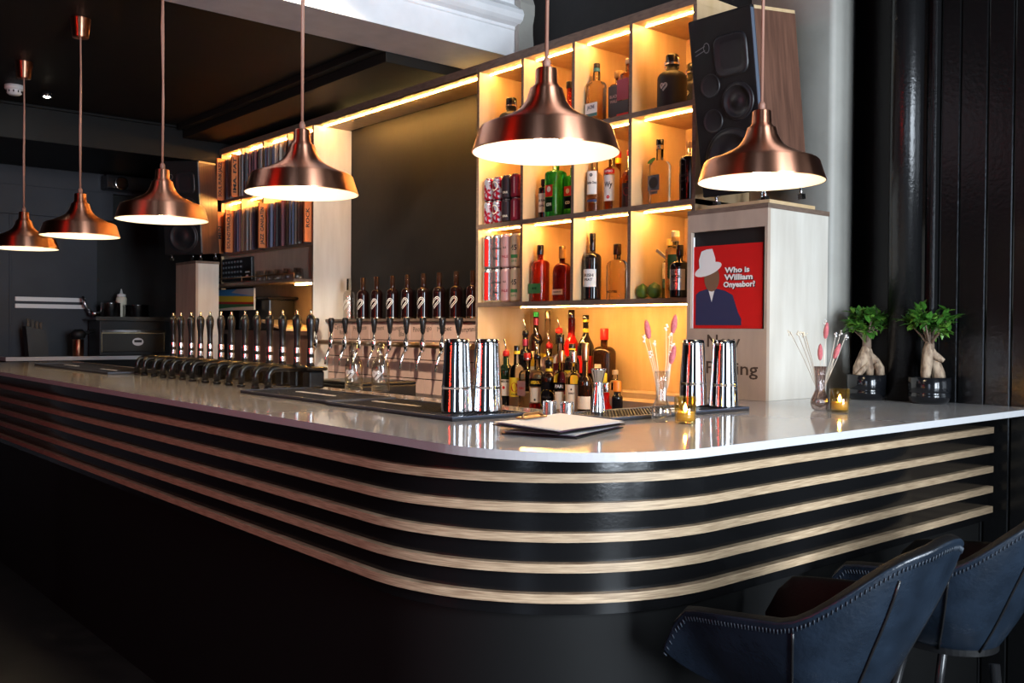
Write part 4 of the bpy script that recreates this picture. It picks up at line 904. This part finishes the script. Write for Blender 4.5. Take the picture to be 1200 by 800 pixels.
# ------------------------------------------------------------------ below the records
al = thing('glass_rack', 'brown plywood panel and railed glass shelf under the records', 'shelf', (3.05, 6.25, 1.0)); AO = (3.05, 6.25, 1.0)
pbox(al, 'front_panel', (3.052, 5.549, 1.665), (3.07, 6.95, 1.884), 'ply_face', AO)
pbox(al, 'end_post', (3.035, 6.951, 1.60), (3.07, 6.965, 1.884), 'birch', AO)
pbox(al, 'glass_shelf', (2.90, 5.545, 1.645), (3.07, 6.96, 1.664), ['ply_edge', 'ply_edge'], AO)
r_ = MB()
r_.tube([(-.14, -.69, .70), (-.14, .70, .70), (-.0, .70, .70)], .004, 6)
for y in (-.69, -.3, .08, .42, .70): r_.tube([(-.14, y, .664), (-.14, y, .70)], .0035, 6)
r_.build('gallery_rail', 'bronze', al)
pbox(al, 'light_strip', (3.045, 5.56, 1.634), (3.065, 5.80, 1.6445), 'led_soft', AO)
for i in range(9):
    t = thing('tumbler', 'upturned clear glass in the row on the railed shelf below the records', 'glass', (2.965 + .05 * (i % 2), 5.62 + i * .068, 1.6645), 0, 'upturned glasses on the railed shelf')
    MB().lathe([(.030, 0), (.031, .002), (.026, .075), (0, .078), (0, .072), (.024, .071), (.0285, .002), (.030, 0)], 20).build('glass_wall', 'glass_thin', t)
mx_ = thing('mixer_panel', 'black audio control panel with rows of knobs under the records', 'mixer', (3.0515, 6.68, 1.775))
MB().box((-.022, -.25, -.085), (0, .25, .085)).build('case', 'black_plastic', mx_, bevel=.004)
for r in range(4):
    for c in range(7): MB().lathe([(0, 0), (.009, 0), (.007, .012), (0, .012)], 10, mx=Matrix.Translation((-.0222, .215 - c * .05, .055 - r * .037)) @ Matrix.Rotation(-PI / 2, 4, 'Y')).build('knob', 'emblem_grey', mx_)
MB().box((-.0228, -.22, -.03), (-.0221, -.15, -.02)).box((-.0228, -.20, -.055), (-.0221, -.16, -.045)).build('markings', 'white', mx_)
pt = thing('painting', 'bright striped picture of blue, yellow and green under the railed shelf', 'picture', (3.03, 6.72, 1.476))
MB().box((0, -.33, 0), (.012, .33, .155)).build('canvas', 'cream', pt)
g = MB(); fn = lambda y, z: (-.0008, -y, z)
g.sheet([(-.33, .155), (.05, .155), (-.05, .13), (.33, .10), (.33, .098), (-.33, .112)], fn, 0); g.sheet([(-.33, .112), (.33, .098), (.33, .055), (-.33, .068)], fn, 1)
g.sheet([(-.33, .068), (.33, .055), (.33, .04), (-.33, .05)], fn, 3); g.sheet([(-.33, .05), (.33, .04), (.33, .025), (-.05, .022), (-.33, .01)], fn, 2); g.sheet([(.05, .155), (.33, .155), (.33, .10), (-.05, .13)], fn, 4)
g.build('paint', ['blue', 'yellow', 'green', 'red', 'plaster_lilac'], pt)
solo(MB().box((0, -.7, 0), (.2, .7, .03)).box((.02, -.68, -1.30), (.19, .68, 0)), 'service_counter', 'walnut', 'brown service ledge behind the hand pumps under the picture', 'counter', (3.05, 6.25, 1.30))
solo(MB().box((-.1, -.25, 0), (.1, .25, .22)).box((-.12, -.27, .22), (.12, .27, .24)), 'till', 'screen_dark', 'dark machine standing on the ledge behind the hand pumps', 'machine', (3.17, 6.48, 1.3305), bevel=.01)
solo(MB().prism([(0, 0), (.35, .06), (.35, .075), (0, .015)], -.12, .12, fn=lambda y, z, x: (x, y - .17, z)), 'chopping_board', 'birch', 'pale slanting board lying behind the hand pumps', 'board', (3.10, 6.0, 1.3305))

# ------------------------------------------------------------------ kitchen end
kb = thing('kitchen_bench', 'white edged kitchen bench beyond the far end of the counter', 'bench', (2.2, 7.95, 0))
MB().box((-.45, -.12, 1.085), (.8, .28, 1.115)).build('worktop', 'quartz', kb, bevel=.003); MB().box((-.42, -.08, 0), (.78, .27, 1.084)).build('cabinet', 'kick_black', kb)
ov = thing('pizza_oven', 'black counter oven with a brass edged control panel in the kitchen', 'oven', (2.70, 8.02, 1.1155))
MB().box((-.26, -.12, 0), (.27, .16, .28)).build('body', 'screen_dark', ov, bevel=.006)
cp_ = MB().box((-.25, -.135, .03), (.26, -.1205, .185)).build('control_panel', 'steel_dark', ov, bevel=.004)
MB().box((-.25, -.137, .178), (.26, -.1355, .185)).box((.245, -.137, .03), (.252, -.1355, .178)).box((-.25, -.137, .03), (-.246, -.1355, .178)).build('brass_trim', 'brass', cp_)
MB().sheet(e(.035, .11, .045, .032), lambda x, y: (x, -.1358, y)).build('dial', 'white', cp_); MB().box((.005, -.1372, .105), (.065, -.1362, .125)).build('display', 'ink', cp_)
MB().box((-.24, -.125, .19), (.26, -.121, .205)).build('handle', 'steel', ov)
solo(MB().box((-.30, -.16, 0), (.32, .16, .012)).box((-.3, -.16, .012), (.32, -.15, .03)), 'rack_shelf', 'steel_dark', 'dark shelf on top of the oven carrying the pots', 'shelf', (2.70, 8.02, 1.396))
def pot(label, x, r, h, lid):
    t = thing('cooking_pot', label, 'pot', (x, 8.0, 1.4085), 0, 'steel pots on the oven')
    MB().lathe([(0, 0), (r, 0), (r, h), (r * 1.04, h + .003), (r * .97, h + .003), (r * .96, .004), (0, .004)], 28).build('pan', 'steel', t)
    if lid: MB().lathe([(r * 1.03, h + .0035), (r * .6, h + .02), (0, h + .024)], 28).build('lid', 'steel', t)
    return t
pot('tall lidded steel pot at the left on the oven', 2.555, .075, .125, True); pot('wide steel pot at the right on the oven', 2.765, .095, .115, False)
sq = thing('squeeze_bottle', 'pale squeeze bottle with pointed nozzle behind the pots', 'bottle', (2.68, 8.12, 1.4085))
MB().lathe([(0, 0), (.04, 0), (.042, .01), (.042, .17), (.036, .185), (0, .185)], 20).build('body', 'cream', sq); MB().lathe([(0, .1855), (.034, .1855), (.034, .205), (.012, .212), (.004, .25), (0, .25)], 16).build('nozzle', 'white', sq)
solo(MB().tube([(0, 0, 0), (-.05, 0, .06), (-.07, 0, .13)], .012, 8).lathe([(0, 0), (.045, .0), (.04, -.03), (0, -.045)], 14, c=(.02, 0, .01)), 'ladle', 'steel', 'steel ladle handle sticking up left of the lidded pot', 'ladle', (2.44, 8.1, 1.4585))
kbk = thing('knife_block', 'black knife block on the white edged kitchen bench', 'knife block', (2.0, 7.98, 1.1155))
MB().prism([(-.07, 0), (.07, 0), (.05, .20), (-.09, .23)], -.06, .06, fn=lambda x, z, y: (x, y, z)).build('block', 'matte_black', kbk)
for k in range(4): MB().box((-.075 + k * .03, -.02, .222 - k * .006), (-.055 + k * .03, .0, .29 - k * .01)).build('knife_handle', 'black_plastic', kbk)
jr = thing('utensil_jar', 'copper coloured jar holding black utensils on the kitchen bench', 'jar', (2.285, 7.92, 1.1155))
MB().lathe([(0, 0), (.04, 0), (.042, .13), (.038, .13), (.036, .005), (0, .005)], 20).build('jar_wall', 'copper', jr)
MB().tube([(0, 0, .02), (.03, 0, .17), (.12, 0, .20)], .016, 8).lathe([(0, .13), (.05, .14), (.06, .18), (.03, .21), (0, .21)], 14).build('utensils', 'matte_black', jr)
mr = thing('magnetic_rack', 'white double magnetic strip on the dark kitchen wall', 'rack', (2.16, 8.218, 1.56))
for z in (0, -.055): MB().box((-.26, -.02, z - .017), (.26, 0, z + .017)).build('strip', 'white', mr, bevel=.003)
pj = thing('projector', 'black projector bracketed high on the kitchen wall', 'projector', (2.75, 8.2, 2.47))
MB().box((-.2, -.12, 0), (.18, .03, .12)).build('case', 'black_plastic', pj, bevel=.01); MB().lathe([(0, 0), (.05, 0), (.055, .02), (.045, .022), (0, .012)], 20, mx=Matrix.Translation((-.09, -.121, .05)) @ Matrix.Rotation(PI / 2, 4, 'X')).build('lens', 'chrome', pj)
ps = thing('motion_sensor', 'small black motion sensor with white dome near the kitchen ceiling', 'sensor', (2.84, 8.22, 2.66))
MB().box((-.04, -.05, 0), (.04, .019, .13)).build('case', 'black_plastic', ps, bevel=.006); MB().lathe([(.032, 0), (.03, .015), (.018, .03), (0, .035)], 16, mx=Matrix.Translation((0, -.0505, .035)) @ Matrix.Rotation(PI / 2, 4, 'X')).build('dome', 'white', ps)
sm_ = thing('smoke_detector', 'white smoke detector on the black ceiling left of the far lamp cup', 'smoke detector', (1.50, 6.5, 2.83))
MB().lathe([(0, -.0005), (.055, -.0005), (.055, -.022), (.05, -.028), (0, -.028)], 28).build('base', 'white', sm_); MB().lathe([(.042, -.0285), (.042, -.05), (.03, -.06), (0, -.062)], 24).build('chamber', 'white', sm_)
for k in range(10):
    a = k * PI / 5; MB().box((.0425 * math.cos(a) - .003, .0425 * math.sin(a) - .003, -.047), (.0425 * math.cos(a) + .003, .0425 * math.sin(a) + .003, -.034)).build('vent_slot', 'ink', sm_)
sl_ = thing('ceiling_spotlight', 'small bright spotlight on the black ceiling beside the far lamp cup', 'spotlight', (1.70, 6.55, 2.83))
MB().lathe([(0, -.0005), (.035, -.0005), (.035, -.03), (.028, -.03), (.026, -.022), (0, -.022)], 24).build('housing', 'black_plastic', sl_); MB().lathe([(0, -.023), (.02, -.024), (.018, -.032), (0, -.036)], 16).build('lens', 'spot_glow', sl_)
# red neon on the opposite wall, which the copper and steel mirror
for i, y in enumerate((2.1, 2.5)):
    t = thing('neon_tube', ('upright red neon tube on the wall opposite the bar, nearer the street', 'upright red neon tube on the wall opposite the bar, nearer the kitchen')[i], 'neon light', (-2.76, y, 1.05), 0, 'red neon tubes')
    MB().tube([(0, 0, 0), (0, 0, 1.9)], .022, 12).build('tube', 'neon_red', t); MB().box((-.039, -.04, -.05), (-.03, .04, 1.95)).build('backplate', 'black_plastic', t)

# ------------------------------------------------------------------ light, sky, camera
def area(name, loc, rot, sx, sy, power, col, spread=PI):
    l = bpy.data.lights.new(name, 'AREA'); l.shape = 'RECTANGLE'; l.size = sx; l.size_y = sy; l.energy = power; l.color = col; l.spread = spread
    o = bpy.data.objects.new(name, l); COL.objects.link(o); o.location = loc; o.rotation_euler = rot; return o
for i, (a, b) in enumerate(wx): area('daylight', ((a + b) / 2, -2.95, 1.83), (PI / 2, 0, 0), b - a, 2.7, (260, 120)[i], (.80, .90, 1.0))
area('daylight', (-2.95, -1.55, 1.83), (PI / 2, 0, -PI / 2), 1.05, 2.7, 34, (.66, .80, 1.0))
def fill_spot(label, loc, tgt, power, ang, col):  # unseen spotlight, added to brighten the tap wall and the records
    t = thing('added_spotlight', label, 'spotlight', loc, 0, 'added fill spotlights on the street side ceiling'); d = (Vector(tgt) - Vector(loc)).normalized(); q = d.to_track_quat('-Z', 'Y').to_matrix().to_4x4()
    MB().tube([(0, 0, -.0005), (0, 0, -.10)], .012, 10).build('stem', 'black_plastic', t)
    MB().lathe([(0, .06), (.04, .06), (.045, .05), (.045, -.07), (.041, -.07), (.04, .0), (0, .0)], 24, mx=Matrix.Translation((0, 0, -.12)) @ q).build('housing', 'black_plastic', t)
    l = bpy.data.lights.new('spot', 'SPOT'); l.energy = power; l.spot_size = ang; l.spot_blend = .6; l.shadow_soft_size = .04; l.color = col
    o = bpy.data.objects.new('spot', l); COL.objects.link(o); o.location = Vector(loc) + Vector((0, 0, -.12)) + d * .08; o.rotation_euler = d.to_track_quat('-Z', 'Y').to_euler()
fill_spot('added black fill spotlight brightening the wine taps and tiles', (1.35, 3.2, 3.42), (3.12, 4.75, 1.25), 280, math.radians(48), (1, .82, .62))
fill_spot('added black fill spotlight brightening the record shelf', (1.15, 3.45, 3.42), (3.05, 6.3, 1.75), 330, math.radians(34), (1, .86, .68))
wd = bpy.data.worlds.new('world'); scn.world = wd; wd.use_nodes = True
bg = wd.node_tree.nodes['Background']; bg.inputs[0].default_value = (.62, .76, 1.0, 1); bg.inputs[1].default_value = .6
cam = bpy.data.cameras.new('camera'); co = bpy.data.objects.new('camera', cam); COL.objects.link(co); scn.camera = co
cam.sensor_width = 36; cam.lens = 36 * 1122 / 1200; cam.clip_start = .05
az, pt_, ro = math.radians(49.53), math.radians(.79), math.radians(.43)
fw = Vector((math.cos(az) * math.cos(pt_), math.sin(az) * math.cos(pt_), -math.sin(pt_))); rt0 = Vector((math.sin(az), -math.cos(az), 0)); up0 = rt0.cross(fw)
rt = rt0 * math.cos(ro) + up0 * math.sin(ro); up = up0 * math.cos(ro) - rt0 * math.sin(ro)
mw = Matrix((rt, up, -fw)).transposed().to_4x4(); mw.translation = (0, 0, 1.358); co.matrix_world = mw
vs_ = scn.view_settings; vs_.view_transform = 'Standard'; vs_.look = 'None'; vs_.exposure = 0.58; vs_.gamma = 1.0; vs_.use_curve_mapping = False
scn.cycles.max_bounces = 10; scn.cycles.transmission_bounces = 8; scn.cycles.transparent_max_bounces = 8; scn.cycles.caustics_refractive = False; scn.cycles.caustics_reflective = False
scn.cycles.sample_clamp_indirect = 6; scn.cycles.blur_glossy = .5
